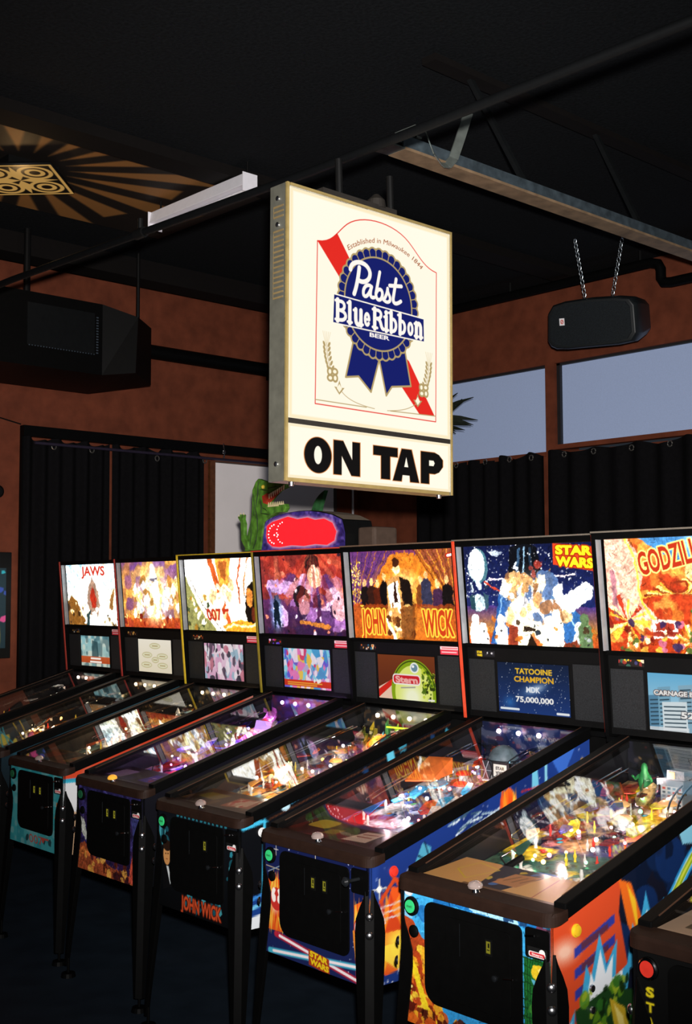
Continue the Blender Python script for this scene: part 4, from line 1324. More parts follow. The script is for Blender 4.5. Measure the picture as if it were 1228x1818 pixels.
        p.bits(8, ['cfe8f6', '8acbee', '1d6ab0'], .02, .05, (-.28, -.1, .80, .87)).stroke([(-.1, .868), (.25, .862)], .018, '1f6fb4')
        p.stroke([(0, .868), (.16, .862)], .016, 'a8dcf4').bits(4, ['1c3f6a'], .01, .02, (.1, .2, .86, .875))
        p.ell(-.25, .868, .018, .012, 'e0e4ea')
        p.fill([(-.28, .80), (-.235, .79), (-.20, .75), (-.17, .74), (-.15, .6), (-.1, .53), (.3, .5), (.3, .494), (-.28, .494)], 'a8401c')
        p.flames(-.28, -.15, .56, .78, 26, ['c9501c', 'a8361a', '7a2414', 'e07a24'])
        p.bits(60, ['d8641f', 'f0b02a', '7a2a14', 'f7d23c', 'b8441c'], .01, .03, (-.28, -.13, .5, .72)).stroke(bez((-.25, .68), (-.19, .62), (-.22, .56), (-.12, .5)), .022, 'f4d428').bits(50, ['c9501c', '8a2c16', 'f0a42a', '4a1a10'], .012, .03, (-.2, .28, .49, .545))
        p.ell(-.24, .60, .018, .012, '7a2a14', rot=.4).ell(-.24, .6, .006, .005, 'f4e08a').fill([(-.27, .56), (-.22, .555), (-.23, .53), (-.26, .53)], '5a1a10')
        p.fill([(.185, .78), (.28, .78), (.28, .52), (.2, .53), (.185, .62)], '1f6a2c')
        for r in range(12):
            p.stroke([(.18, .78 - r * .022), (.285, .77 - r * .022)], .003, '123c1a').stroke([(.19 + r * .009, .78), (.185 + r * .009, .52)], .003, '123c1a')
        p.ell(.243, .742, .033, .022, 'e8c42a', rot=.3).ell(.252, .748, .02, .01, 'f7e27a', rot=.3).fill([(.21, .725), (.26, .72), (.25, .70), (.23, .695)], '5fb8d0').bits(14, ['8aa82c', '3c8a34', 'd4c42a'], .008, .02, (.2, .28, .56, .7))
        p.fill([(.235, .87), (.28, .865), (.28, .78), (.2, .8)], '7a2c3a', .8)
        p.age(240, 1.2, 8, .15, 0, .025)
        p.text('GODZILLA', .075, .508, .03, 'f2d21f', w=.26, bold=.04, line=('7a4a10', .004))
    elif k == 7:
        p.grad('0c0c0c', '0a0a0a')
        for j, ch in enumerate('START'):
            p.text(ch, -.232, .772 - j * .036, .026, 'd8c41c', w=.024, bold=.05)
    elif k == 1:
        p.grad('5a2a18', '3a1a10').blot(12, ['a8582a', '2a120c'], .5, .55)
    else:
        p.grad('24424c', '162a30').blot(12, ['3f6a78', '8a2c22'], .4, .6)
    return p


def side_art(k, rows):
    """right cabinet side: y front..back 0..1.42, z 1.22..0.494"""
    p = Paint(0, 1.42, 1.22, .494, rows, '0f0f11', 80 + k)
    if k == 6:
        p.grad('191a2e', '0c0d12')
        p.bits(40, ['0f2246', '0c162c', '122a58'], .03, .08, (.3, 1.0, .75, 1.1)).fill([(.55, 1.15), (1.2, 1.22), (1.2, 1.02), (.9, .98), (.62, 1.0)], '7fc0d8')
        p.blot(16, ['121a30'], .6, .6)
        p.fill([(0, .9), (.32, .99), (.30, .86), (.34, .7), (.2, .5), (0, .5)], 'd24a26').ell(.06, .80, .09, .05, 'f2c8b0', .9, soft=.8)
        for r in range(5):
            p.fill([(.1, .80 - r * .055), (.28, .86 - r * .055), (.28, .835 - r * .055), (.1, .775 - r * .055)], '2f3a9a')
        for r in range(5):
            p.fill([(.13, .81 - r * .055), (.25, .84 - r * .055), (.25, .822 - r * .055), (.13, .79 - r * .055)], '6a2a22', .7)
        p.fill([(.3, .95), (.36, .93), (.42, .80), (.40, .72), (.34, .82)], 'e86a1f').fill([(.34, .93), (.38, .88), (.40, .74), (.37, .84)], 'f7c02a')
        for (x0, z0, sc) in ((.22, .66, 1.0), (.44, .72, 1.1), (.05, .55, .7)):
            for g, c in ((1.0, '3fa8d8'), (.72, 'eef4fa')):
                p.fill([(x0 - .1 * sc * g, z0 - .02), (x0 - .07 * sc * g, z0 + .09 * sc * g), (x0 - .05 * sc * g, z0 + .05 * sc * g), (x0 - .01 * sc * g, z0 + .16 * sc * g), (x0 + .02 * sc * g, z0 + .07 * sc * g), (x0 + .07 * sc * g, z0 + .13 * sc * g), (x0 + .06 * sc * g, z0 + .03), (x0 + .13 * sc * g, z0 + .06 * sc * g), (x0 + .11 * sc * g, z0 - .03)], c)
        p.fill([(.1, .64), (.25, .67), (.36, .64), (.5, .72), (.6, .8), (.68, .78), (.7, .5), (.12, .5)], '1c3f1c')
        for g, c in ((.05, '2f9ad8'), (.032, 'bfe6f2'), (.024, '8fae1c'), (.01, 'd8e04a')):
            p.stroke(bez((.42, .74), (.55, .8), (.66, 1.02), (.80, 1.0), 16) + bez((.80, 1.0), (.9, .98), (.92, .93), (.86, .9), 8), g, c)
        p.stroke(bez((.45, .72), (.58, .78), (.68, .96), (.80, .95), 16), .022, '24501c').bits(50, ['2f6a24', '12280f', '5a8a1c', '9ab02a'], .01, .025, (.14, .5, .5, .68))
        p.fill([(.25, .64), (.32, .6), (.345, .52), (.33, .47), (.27, .56)], 'c9a82a').fill([(.27, .62), (.31, .58), (.33, .5), (.29, .56)], 'f0dc7a')
    elif k == 5:
        p.grad('1c3a86', '16265e').stars(230, .0035, 'e4ecff').blot(26, ['132052', '2a4a9a'], .4, .58)
        p.fill([(.02, .62), (.1, .80), (.2, .78), (.22, .52), (.04, .53)], 'e0561e').ell(.13, .62, .12, .1, 'fbe04a', .95, soft=.8)
        p.flames(.0, .3, .62, .52, 26, ['e8681c', 'f4b02a', 'fbe04a', 'd8441a']).flames(.02, .3, .66, .80, 20, ['e0481c', 'c8381a', 'f08a28'])
        p.stroke([(.05, .76), (.11, .82), (.17, .80)], .014, 'c9441c').stroke([(.1, .84), (.15, .78)], .012, 'c9441c')
        for z in (.74, .72, .70):
            p.stroke([(.05, z), (.28, z + .02)], .004, 'd0d8e4')
        p.stroke([(.05, .74), (.07, .69)], .004, 'd0d8e4')
        for (x, z, s) in ((.045, .80, .03), (1.0, 1.06, .025)):
            p.stroke([(x, z + s), (x, z - s)], .004, 'fbf4d8').stroke([(x - s, z), (x + s, z)], .004, 'fbf4d8').ell(x, z, s * .35, s * .35, 'fffbe8')
        # grey hulls, plumes and pale wedges
        p.fill([(.2, .85), (.24, .92), (.28, .9), (.27, .83)], '4a98b4').stroke([(.22, .88), (.3, .84)], .005, '0e1a30').stroke([(.25, .92), (.29, .82)], .005, '0e1a30')
        for a in range(26):
            x, z = p.rng.uniform(.36, .62), p.rng.uniform(.87, .99)
            p.stroke([(x, z), (x + p.rng.uniform(.02, .07), z + p.rng.uniform(-.02, .03))], .006, ['9fb8c4', 'd8e4e8', '3a5668'][a % 3])
        p.stroke([(.3, .87), (.66, 1.0)], .006, 'c8d4da').ell(.67, 1.0, .035, .05, 'e8681c').flames(.63, .72, .97, 1.08, 10, ['f4902a', 'fbd04a', 'e0481c'])
        p.fill([(.80, 1.1), (.83, 1.1), (.85, .9), (.79, .9)], '6fc0dc').fill([(.87, 1.12), (.885, 1.12), (.88, .92), (.87, .92)], '8ad0e4').fill([(.9, 1.14), (1.05, 1.16), (.97, 1.05)], '3a6ac8')
        p.stroke([(.98, 1.02), (1.12, 1.04)], .006, '4a9a3c').stroke([(.74, 1.03), (.86, 1.04)], .005, 'c82c2c').ell(1.09, 1.1, .012, .018, 'd8a43a')
        p.stroke([(1.16, 1.12), (1.16, 1.05), (1.2, 1.05)], .005, 'b8c4cc')
        p.fill([(.0, .52), (.3, .55), (.3, .494), (0, .494)], '1c3478').stars(20, .003, region=(0, .3, .495, .55))
        for z in (.66, .60, .55):
            p.fill([(.245, z), (.27, z), (.27, z - .03), (.245, z - .03)], 'f0c81c')
    elif k == 4:
        p.grad('0c0e12', '0a0b10')
        p.fill([(0, .875), (.1, .895), (.14, .885), (.02, .862)], '3fb4dc').stroke([(.12, .89), (.11, .6), (.1, .5)], .012, '3fb4dc')
        p.fill([(.03, .62), (.12, .62), (.12, .494), (.03, .494)], '1a3f8a').stroke([(.03, .6), (.12, .62)], .012, '3a8ad8').stroke([(.03, .57), (.12, .585)], .014, '6fc4ec').fill([(.03, .54), (.12, .55), (.12, .494), (.03, .494)], 'e8eef4')
        p.bits(16, ['3f9ab8', '1c3a66'], .01, .03, (.2, 1.3, .7, 1.15)).stroke([(.14, .89), (1.2, 1.19)], .006, '4a2a1c')
        p.fill([(.75, 1.08), (.79, 1.09), (.80, 1.05), (.76, 1.03)], '5fc0dc').ell(.22, .93, .022, .016, 'b8dcea').stroke([(.25, .94), (.3, .96)], .008, '3f9ac8')
    elif k == 2:
        p.grad('d8dce0', 'e4e4e6').band(.93, 1.22, 'c8452a', 'c8452a').band(.86, .93, 'd0482a', 'd0482a').band(.835, .86, '2f9ab8', '3fb4d0')
        p.fill([(.0, .7), (.3, .7), (.3, .494), (0, .494)], 'd89a5a').blot(20, ['b8bcc4'], .4, .6)
    else:
        c = {0: '2c6a8c', 1: '2f6a80', 3: '14121c', 7: '0d0d0e'}[k]
        p.grad(c, '101216').blot(18, ['0e0f12'], .5, .55)
    return p


PAL = {0: ['7a2a24', '3a5a6a', 'c8a04a', 'e8e0d0', '1c2a34'], 1: ['a8642a', 'e8c88a', '5a2c1c', 'd8a04a', '3a2a1c', '4a6a74'],
       2: ['d8a24a', 'fbe8c0', 'a8441f', '3a2412', '6a8a8c', 'e87a2a'], 3: ['5a3ad0', 'd84aa8', 'f0c8e8', '2c1c5a', 'c8342c', '7a6af0'],
       4: ['e8a04a', 'f7e0b0', '8a2c1c', '2f7a9c', 'c8c0b4', 'd86a1f', '1c1c24'], 5: ['d82c24', '2f6ab0', 'a8b8c4', '1c2a4a', 'e8e4dc', 'c84a2a', '3fa8d8'],
       6: ['d8a86a', 'b8442a', '2c5a4a', 'f0c82a', '3a3a6a', 'e8d8b8', '8a2a24'], 7: ['c8a88a', '8a7a2a', '1c1c14', '5a3a24', '14120e']}


def field_art(k, rows):
    """playfield: x -.255...255, y back(1.11)..front(.08)"""
    c = PAL[k]
    p = Paint(-.255, .255, 1.11, .08, rows, c[4], 100 + k)
    p.blot(26, c[:4], .85, .52)
    p.bits(60, c + ['101014', 'f0ece4'], .012, .045, tall=1.4)
    p.age(300, 2.5, 9, .5, 0, .02)
    # lane arrows and round inserts
    for j in range(22):
        x, y = p.rng.uniform(-.2, .18), p.rng.uniform(.32, 1.0)
        col = ['f7d23c', 'e83a2c', 'f4f4f0', '4ac8e8', '5ad86a', 'f08a2a'][j % 6]
        if j % 2:
            p.ell(x, y, .011, .011, '101010').ell(x, y, .009, .009, col)
        else:
            a = p.rng.uniform(-.5, .5)
            d, q = np.array([math.sin(a), math.cos(a)]), np.array([math.cos(a), -math.sin(a)])
            P0 = np.array([x, y])
            p.fill([P0 + d * .026, P0 + q * .014 - d * .012, P0 - q * .014 - d * .012], '101010').fill([P0 + d * .02, P0 + q * .010 - d * .009, P0 - q * .010 - d * .009], col)
    p.stroke([(.222, 1.1), (.222, .1)], .004, 'b8a888')
    if k == 5:
        p.fill(bez((-.2, .48), (-.12, .24), (.08, .22), (.2, .3)) + bez((.2, .24), (.06, .14), (-.16, .16), (-.25, .42)), 'd8262c')
        for (x, y, r) in ((.05, .24, -.3), (.11, .22, .2), (.15, .3, -.1), (-.02, .2, .1)):
            p.fill([(x - .03, y - .02), (x + .03, y - .01), (x + .035, y + .025), (x - .025, y + .02)], 'f0b8a8').stroke([(x - .02, y), (x + .02, y + .005)], .006, 'a82c2c')
    if k == 6:
        p.ell(0, .3, .1, .06, '3a6aa8').ell(.02, .31, .07, .035, 'c8a83a')
    return p


def apron_art(k):
    c = {5: '2a1814', 6: 'c8955a', 4: '3a2a20', 3: '2a1a18', 2: '2c2014', 7: 'a88c74'}.get(k, '1c1814')
    p = Paint(-.255, .255, .235, .08, 90, c, 130 + k)
    p.blot(30, [PAL[k][0]], .25, .6)
    if k == 5:
        p.fill(rrect(-.22, -.11, .15, .215, .02), 'b8942c').fill([(-.09, .16), (-.03, .17), (-.03, .13), (-.09, .12)], '8a6424').fill([(.05, .19), (.13, .2), (.14, .12), (.03, .11)], 'c8a890').stroke([(.06, .17), (.12, .18)], .006, '8a3a2a').stroke([(.055, .15), (.12, .155)], .006, '8a3a2a')
    elif k == 6:
        p.fill([(-.11, .235), (.09, .235), (.05, .1), (-.07, .1)], '2a2430').bits(26, ['3a6aa8', 'd8b43a', '7a2a3a', '1a1a20', 'c87a3a'], .006, .016, (-.1, .08, .11, .23)).fill([(-.1, .1), (.25, .1), (.25, .08), (-.1, .08)], '3a2418', .7)
        p.fill([(-.25, .23), (-.1, .23), (-.05, .1), (-.25, .1)], 'd29a5c').stroke([(-.18, .22), (-.08, .2), (-.12, .12), (-.2, .16), (-.18, .22)], .004, 'd8b43a').fill([(.08, .22), (.24, .22), (.24, .1), (.04, .1)], 'd8a060').stroke([(.12, .22), (.15, .1)], .004, 'a8502c').fill([(-.02, .2), (.07, .21), (.06, .13), (-.03, .13)], 'b87a4a').stroke([(-.01, .155), (.01, .19)], .008, '8a5a34').stroke([(.02, .155), (.035, .19)], .008, '8a5a34').stroke([(.045, .16), (.06, .19)], .008, '8a5a34')
    elif k == 4:
        p.fill([(.0, .2), (.14, .21), (.17, .13), (.02, .11)], 'a8583a').fill([(.02, .19), (.12, .195), (.14, .14), (.04, .125)], 'd8a88a').fill([(-.2, .2), (-.06, .2), (-.08, .14), (-.2, .15)], '7a6a2c').bits(10, ['c8342c', 'e8d8b8'], .01, .02, (.02, .15, .12, .2))
    else:
        p.fill([(-.2, .2), (-.08, .2), (-.08, .12), (-.2, .12)], PAL[k][2], .6).fill([(.06, .2), (.18, .2), (.18, .12), (.06, .12)], PAL[k][0], .7).bits(8, PAL[k], .008, .015, (.07, .17, .13, .19))
    return p


# ------------------------------------------------------------------ machine builder
_MC = {}


def cached(key, fn):
    """same mesh data for identical parts"""
    if key not in _MC:
        _MC[key] = fn()
    return _MC[key]


SL = .28                                   # slope of rails and glass


def rz(y, base=.905):
    return base + SL * y


PRINT = art_mat('print', rough=.6)
SIDEP = art_mat('cabinet_print', rough=.35, spec=.4)
FIELDP = art_mat('playfield_print', rough=.25, spec=.5)
GLOW = {k: art_mat('backglass_glow_%d' % k, e, .3, .1) for k, e in {0: 1.1, 1: 1.05, 2: 1.1, 3: .95, 4: 1.0, 5: 1.15, 6: 1.05, 7: .6}.items()}
SCRN = art_mat('screen_glow', .85, .25, .1)
GLASS = glass_mat('playfield_glass')
CLEAR = glass_mat('clear_plastic', (.86, .9, .92), 1.45)
GRILLE = mat('speaker_cloth', '1b1d1f', .7, .2, var=.75, scale=240)
INNER = mat('backbox_inner', '8f9296', .5, var=.1)
FELT = mat('cabinet_inside', '17181c', .35, spec=.4)
GREENB = mat('green_button', '2fb46a', .3, emit=.35)
AMBER = mat('amber_slot', 'd8c832', .4, emit=.7)


def glowm(col, e):
    return mat('bulb_%s_%d' % (col, e), col, .3, emit=e, var=.02)


def leg_mesh(sx, front=True):
    t, c = .006, .014
    prof = [(.80, .012), (.775, .022), (.74, .042), (.705, .058), (.66, .063), (.58, .060), (.45, .052), (.2, .036), (.055, .028)]
    v, f = [], []
    for z, w in prof:
        k = max(0, (.8 - z)) * .05
        ox, oy = .28 + k, -k
        outer = [(ox - w, oy - t), (ox - c, oy - t), (ox + t, oy + c), (ox + t, oy + w)]
        inner = [(ox + t - .006, oy + w), (ox - .004, oy + c + .002), (ox - c - .002, oy + .002), (ox - w, oy - .001)]
        v += [(x, y, z) for x, y in outer + inner]
    n = 8
    for k in range(len(prof) - 1):
        for j in range(n):
            f.append((k * n + j, k * n + (j + 1) % n, (k + 1) * n + (j + 1) % n, (k + 1) * n + j))
    f += [tuple(range(n)), tuple(range((len(prof) - 1) * n, len(prof) * n))]
    m = MB()
    if not front:
        v = [(x, 1.42 - y, z) for x, y, z in v]
    m.add([(x * sx, y, z) for x, y, z in v], f)
    return m.mesh('leg', BLACKM)


def legs(root):
    for sx in (-1, 1):
        for fr in (True, False):
            lg = link('leg', cached(('leg', sx, fr), lambda: leg_mesh(sx, fr)), root)
            yb = lambda k: (-k if fr else 1.42 + k)
            if fr:
                for z in (.72, .663):
                    k = (.8 - z) * .05
                    link('bolt', cached(('bolt', sx, z), lambda: MB().lathe([(.0135, 0), (.0125, .004), (.008, .008), (.002, .0095)], (sx * (.28 + k + .001), -k - .001, z), (sx, -1, 0), 16).mesh('bolt', STEEL, True)), lg)
            k = .75 * .05
            link('leveler', cached(('lev', sx, fr), lambda: MB().lathe([(.006, .085), (.006, .02), (.03, .018), (.034, 0)], (sx * (.28 + k - .015), yb(k) + (.015 if fr else -.015), 0), (0, 0, 1), 16).mesh('leveler', BLACKM)), lg)


SPEC = {}


def wire(root, pts, r=.0035, name='wire_ramp', m=None, gap=.028):
    mb = MB()
    P = [Vector(p) for p in pts]
    L, R = [], []
    for k, p in enumerate(P):
        d = (P[min(k + 1, len(P) - 1)] - P[max(k - 1, 0)])
        s = Vector((d.y, -d.x, 0)).normalized() * gap / 2
        L.append(p + s)
        R.append(p - s)
    mb.tube(L, r, 6).tube(R, r, 6)
    for k in range(0, len(P), 3):
        mb.tube([L[k], L[k] - Vector((0, 0, .012)), R[k] - Vector((0, 0, .012)), R[k]], r * .8, 6)
    return mb.obj(name, m or CHROME, root, smooth=True)


def playfield_toys(root, k, detail):
    """everything under the glass: bumpers, posts, plastics, ramps, flippers, lamps"""
    rg = random.Random(300 + k)
    pal = PAL[k]
    pz = lambda y: .828 + .215 * y
    # flippers
    for sx in (-1, 1):
        fm = MB().hexa([(sx * .075, .30, pz(.3) + .008), (sx * .075, .322, pz(.3) + .008), (sx * .015, .262, pz(.26) + .008), (sx * .012, .252, pz(.26) + .008)],
                       [(sx * .075, .30, pz(.3) + .024), (sx * .075, .322, pz(.3) + .024), (sx * .015, .262, pz(.26) + .024), (sx * .012, .252, pz(.26) + .024)])
        fm.obj('flipper', mat('flipper_%d' % (k % 3), ['f0e8d8', 'e8c83a', 'e8e4e0'][k % 3], .35), root, bevel=.003)
        # slingshot plastics on posts
        sl = MB().prism([(sx * .115, .35, pz(.35) + .034), (sx * .175, .38, pz(.38) + .034), (sx * .175, .50, pz(.5) + .034)], (0, 0, .003))
        sl.obj('slingshot', mat('sling_%s' % pal[k % 5], pal[k % 4], .3), root)
        for (x, y) in ((.115, .35), (.175, .385), (.175, .495)):
            link('post', cached(('post', x * sx, y), lambda: MB().lathe([(.006, 0), (.0045, .01), (.0065, .02), (.004, .036)], (sx * x, y, pz(y)), n=10).mesh('post', mat('clear_post', 'd8d4cc', .2))), root)
        MB().tube([(sx * .21, .52, pz(.52) + .015), (sx * .205, .36, pz(.36) + .015), (sx * .10, .285, pz(.285) + .015)], .003, 6).obj('lane_guide', CHROME, root)
    # pop bumpers
    for (x, y) in ((-.08, .82), (.06, .88), (-.0, .72)):
        b = MB().lathe([(.03, 0), (.028, .006), (.018, .012), (.018, .032), (.03, .036)], (x, y, pz(y)), n=18).obj('bumper', mat('bumper_body', 'e8e4dc', .3), root, smooth=True)
        MB().lathe([(.031, .036), (.031, .042), (.02, .05), (.004, .053)], (x, y, pz(y)), n=18).obj('bumper_cap', mat('bumper_cap_' + pal[0], pal[0], .3, emit=.25), b, smooth=True)
    # rows of posts with rubbers
    for j in range(detail * 2):
        x, y = rg.uniform(-.21, .19), rg.uniform(.42, 1.05)
        o = link('post', cached(('rpost', j % 3), lambda: MB().lathe([(.006, 0), (.0045, .012), (.0075, .02), (.0075, .026), (.004, .034), (.003, .05)], n=10).mesh('post', mat('post_%d' % (j % 3), ['d8d4cc', 'd83a2c', 'e8d03a'][j % 3], .25))), root)
        o.location = (x, y, pz(y))
        o.scale = (.7, .7, .75)
    # printed plastics
    for j in range(detail * 2):
        x, y = rg.uniform(-.21, .18), rg.uniform(.42, 1.07)
        h = rg.uniform(.035, .075)
        n = rg.randint(4, 7)
        R = rg.uniform(.016, .04)
        a0 = rg.uniform(0, 6)
        ps = []
        tl = rg.uniform(-.3, .5)
        for q in range(n):
            a = a0 + 6.283 * q / n
            r = R * rg.uniform(.55, 1.2)
            px_, py_ = max(-.25, min(.245, x + r * math.cos(a))), max(.3, min(1.1, y + r * math.sin(a) * 1.3))
            ps.append((px_, py_, min(pz(py_) + h + tl * (py_ - y), rz(py_) - .02)))
        m = pal[rg.randrange(len(pal))]
        cx = sum(p[0] for p in ps) / n
        cy = sum(p[1] for p in ps) / n
        cz = sum(p[2] for p in ps) / n
        mb = MB()
        for q in range(n):
            A, B = ps[q], ps[(q + 1) % n]
            mb.add([A, B, (cx, cy, cz), (A[0], A[1], A[2] - .004), (B[0], B[1], B[2] - .004), (cx, cy, cz - .004)], [(0, 1, 2), (5, 4, 3), (0, 3, 4, 1)])
        mb.obj('plastic', CLEAR if j % 5 == 4 else mat('plastic_' + m, m, .25, var=.6, scale=70), root)
    # ramps
    wire(root, [(-.19, 1.0, pz(1.0) + .09)] + bez((-.19, .95, pz(.95) + .09), (-.2, .8, pz(.8) + .08), (-.24, .65, pz(.65) + .07), (-.22, .45, pz(.45) + .05), 12))
    wire(root, bez((.18, 1.02, pz(1.02) + .1), (.05, 1.06, pz(1.05) + .1), (.1, .8, pz(.8) + .08), (.2, .7, pz(.7) + .06), 12) + [(.205, .5, pz(.5) + .045)])
    tr = MB()
    rp = bez((.02, .6, pz(.6) + .005), (.05, .8, pz(.8) + .06), (-.02, 1.0, pz(1.0) + .09), (-.16, 1.02, pz(1.02) + .09), 10)
    for A, B in zip(rp[:-1], rp[1:]):
        A, B = Vector(A), Vector(B)
        d = (B - A)
        s = Vector((d.y, -d.x, 0)).normalized() * .025
        up = Vector((0, 0, .022))
        for e in (s, -s):
            tr.hexa([A + e * .95, A + e, B + e, B + e * .95], [A + e * .95 + up, A + e + up, B + e + up, B + e * .95 + up])
        tr.hexa([A - s, A + s, B + s, B - s], [A - s + Vector((0, 0, .002)), A + s + Vector((0, 0, .002)), B + s + Vector((0, 0, .002)), B - s + Vector((0, 0, .002))])
    tr.obj('ramp', CLEAR if k != 3 else mat('ramp_pink', 'd87ac0', .25), root)
    # lamps
    tint = {0: 'ffd8c0', 1: 'ffd8a0', 2: 'ffd89a', 3: 'd0a8ff', 4: 'ffe8c8', 5: 'ffd8e0', 6: 'ffd8d0', 7: 'ffd8a0'}[k]
    cols = {3: ['c08aff', 'ff8ad8', 'ffffff', '8a7aff', 'ffd0a0'], 5: ['ffffff', 'ff6a6a', 'e0a0ff', 'ffffff', '8ad8ff'], 6: ['ffb0c0', 'ffffff', 'ff8a9a', '8affb0', 'ffe07a'], 4: ['ffe8b0', 'fff4d8', 'ffb04a', 'd8ff8a', 'ffffff']}.get(k, ['ffd08a', 'ffe8c0', 'ffb05a', 'fff0d8', 'ff8a5a'])
    for j in range(detail * 2):
        x, y = rg.uniform(-.2, .18), rg.uniform(.34, .98)
        o = link('lamp_bulb', cached(('bulb', cols[j % 5], j % 2), lambda: MB().ball((0, 0, 0), .007 - .002 * (j % 2), 10).mesh('lamp_bulb', glowm(cols[j % 5], 8), True)), root)
        o.location = (x, y, pz(y) + rg.uniform(.014, .05))
    for j in range({0: 2, 6: 0, 5: 3}.get(k, 4)):
        x = -.15 + .105 * j
        o = link('lamp_bulb', cached(('tbulb', tint), lambda: MB().ball((0, 0, 0), .0095, 12).mesh('lamp_bulb', glowm(tint, 18), True)), root)
        o.location = (x, 1.105, rz(1.105) - .035)
    tc = lin(hx(tint))
    e = {0: .25, 1: .8, 2: .9, 3: 1.7, 4: 1.3, 5: 1.2, 6: .85, 7: .05}[k]
    for (x, y, s) in ((-.03, .36, .3), (-.1, .5, 1), (.1, .66, 1.1), (0, .92, 1)):
        lamp('field_light', 'POINT', (x, y, rz(y) - .03), e * s, tuple(float(q) for q in tc), .008, parent=root)


def machine(k, label, loc, rot, trim=None, toptrim=None, near=1.0, slots=2, badge=True):
    root = empty('pinball_machine', loc, rot)
    tag(root, label, 'pinball machine', 'pinball machines in a row')
    R = lambda n: int(n * near)
    # --- cabinet
    cab = MB()
    cab.box(-.27, .27, .012, 1.41, .498, .512)
    cab.hexa([(-.272, 1.40, .5), (.272, 1.40, .5), (.272, 1.42, .5), (-.272, 1.42, .5)], [(-.272, 1.40, 1.2), (.272, 1.40, 1.2), (.272, 1.42, 1.2), (-.272, 1.42, 1.2)])
    link('cabinet_floor', cached('cabfloor', lambda: cab.mesh('cabinet_floor', BLACK)), root)
    art_quad('front_panel', front_art(k, R(210)), (-.28, 0, .876), (.28, 0, .876), (.28, 0, .494), (-.28, 0, .494), SIDEP, root, .012)
    # right side: printed sheet over a sloping quad, plus the plain square end below the backbox
    sa = side_art(k, R(150))
    zt = lambda y: .872 + SL * y
    n1 = int(sa.W * 1.14 / 1.42)
    rows = np.arange(sa.H)
    b2 = Paint(0, 1.14, 1, 0, sa.H, '000000')
    b2.W = n1
    b2.a = np.zeros((sa.H, n1, 3))
    for j in range(n1):                     # resample each column between the slanted top and the bottom
        y = j / (n1 - 1) * 1.14
        zz = zt(y) + (.494 - zt(y)) * rows / (sa.H - 1)
        b2.a[:, j] = sa.a[np.clip(((1.22 - zz) / (1.22 - .494) * (sa.H - 1)).astype(int), 0, sa.H - 1), min(sa.W - 1, int(j * sa.W * 1.14 / 1.42 / n1))]
    art_quad('side_panel', b2, (.28, 0, zt(0)), (.28, 1.14, zt(1.14)), (.28, 1.14, .494), (.28, 0, .494), SIDEP, root, .014, back=FELT)
    link('side_panel', cached('leftside', lambda: MB().prism([(-.28, 0, .494), (-.28, 1.14, .494), (-.28, 1.14, zt(1.14)), (-.28, 0, zt(0))], (.014, 0, 0)).mesh('side_panel', FELT)), root)
    link('cabinet_rear', cached('rear', lambda: MB().box(-.28, -.266, 1.14, 1.42, .494, 1.2).box(.266, .28, 1.14, 1.42, .494, 1.2).box(-.28, .28, 1.14, 1.42, 1.19, 1.2).mesh('cabinet_rear', BLACK)), root)
    # --- top frame
    def lockbar():
        out = rrect(-.298, .298, -.015, .055, (.042, .042, .004, .004), 8)
        m = MB()
        lo = [(x, y, .872 + SL * max(y, 0) * .9) for x, y in out]
        hi = [(x * (1 - .006), y + (.006 if y < .0 else 0), .907 + .12 * max(y, 0)) for x, y in out]
        mid = [(x, y, .898 + .12 * max(y, 0)) for x, y in out]
        n = len(out)
        m.add(lo + mid + hi, [tuple(range(n)), tuple(range(2 * n, 3 * n))] + [(q * n + j, q * n + (j + 1) % n, (q + 1) * n + (j + 1) % n, (q + 1) * n + j) for q in range(2) for j in range(n)])
        return m.mesh('lockdown_bar', BROWNB)
    link('lockdown_bar', cached('lockbar', lockbar), root)
    for sx in (-1, 1):
        def rail():
            y0, y1 = .045, 1.13
            m = MB()
            x0, x1 = sorted((sx * .255, sx * .296))
            m.hexa([(x0, y0, rz(y0, .872)), (x1, y0, rz(y0, .872)), (x1, y1, rz(y1, .872)), (x0, y1, rz(y1, .872))],
                   [(x0, y0, rz(y0, .914)), (x1, y0, rz(y0, .914)), (x1, y1, rz(y1, .914)), (x0, y1, rz(y1, .914))])
            return m.mesh('side_rail', BLACKM, bevel=.003)
        link('side_rail', cached(('rail', sx), rail), root)
        link('rail_edge', cached(('edge', sx), lambda: MB().tube([(sx * .257, .08, rz(.08, .913)), (sx * .257, 1.12, rz(1.12, .913))], .0022, 6).mesh('rail_edge', mat('rail_edge', '3e2618', .4))), root)
    def gls():
        m = MB()
        m.hexa([(-.256, .05, rz(.05, .902)), (.256, .05, rz(.05, .902)), (.256, 1.12, rz(1.12, .902)), (-.256, 1.12, rz(1.12, .902))],
               [(-.256, .05, rz(.05, .905)), (.256, .05, rz(.05, .905)), (.256, 1.12, rz(1.12, .905)), (-.256, 1.12, rz(1.12, .905))])
        return m.mesh('playfield_glass', GLASS)
    link('playfield_glass', cached('glass', gls), root)
    # --- inside
    pz = lambda y: .828 + .215 * y
    art_quad('playfield', field_art(k, R(230)), (-.262, 1.12, pz(1.12)), (.262, 1.12, pz(1.12)), (.262, .07, pz(.07)), (-.262, .07, pz(.07)), FIELDP, root, .012)
    art_quad('apron', apron_art(k), (-.255, .26, .928), (.255, .26, .928), (.255, .055, .908), (-.255, .055, .908), SIDEP, root, .006)
    bpn = Paint(0, 2.4, 0, 1, 60, {3: '3a1c4a', 5: '101c44', 6: '0a0c0c'}.get(k, '14161a'), 160 + k)
    bpn.blot(9, [PAL[k][0], PAL[k][4]], .25, .6).bits(8 if k == 6 else 16, PAL[k], .02, .07, al=.5)
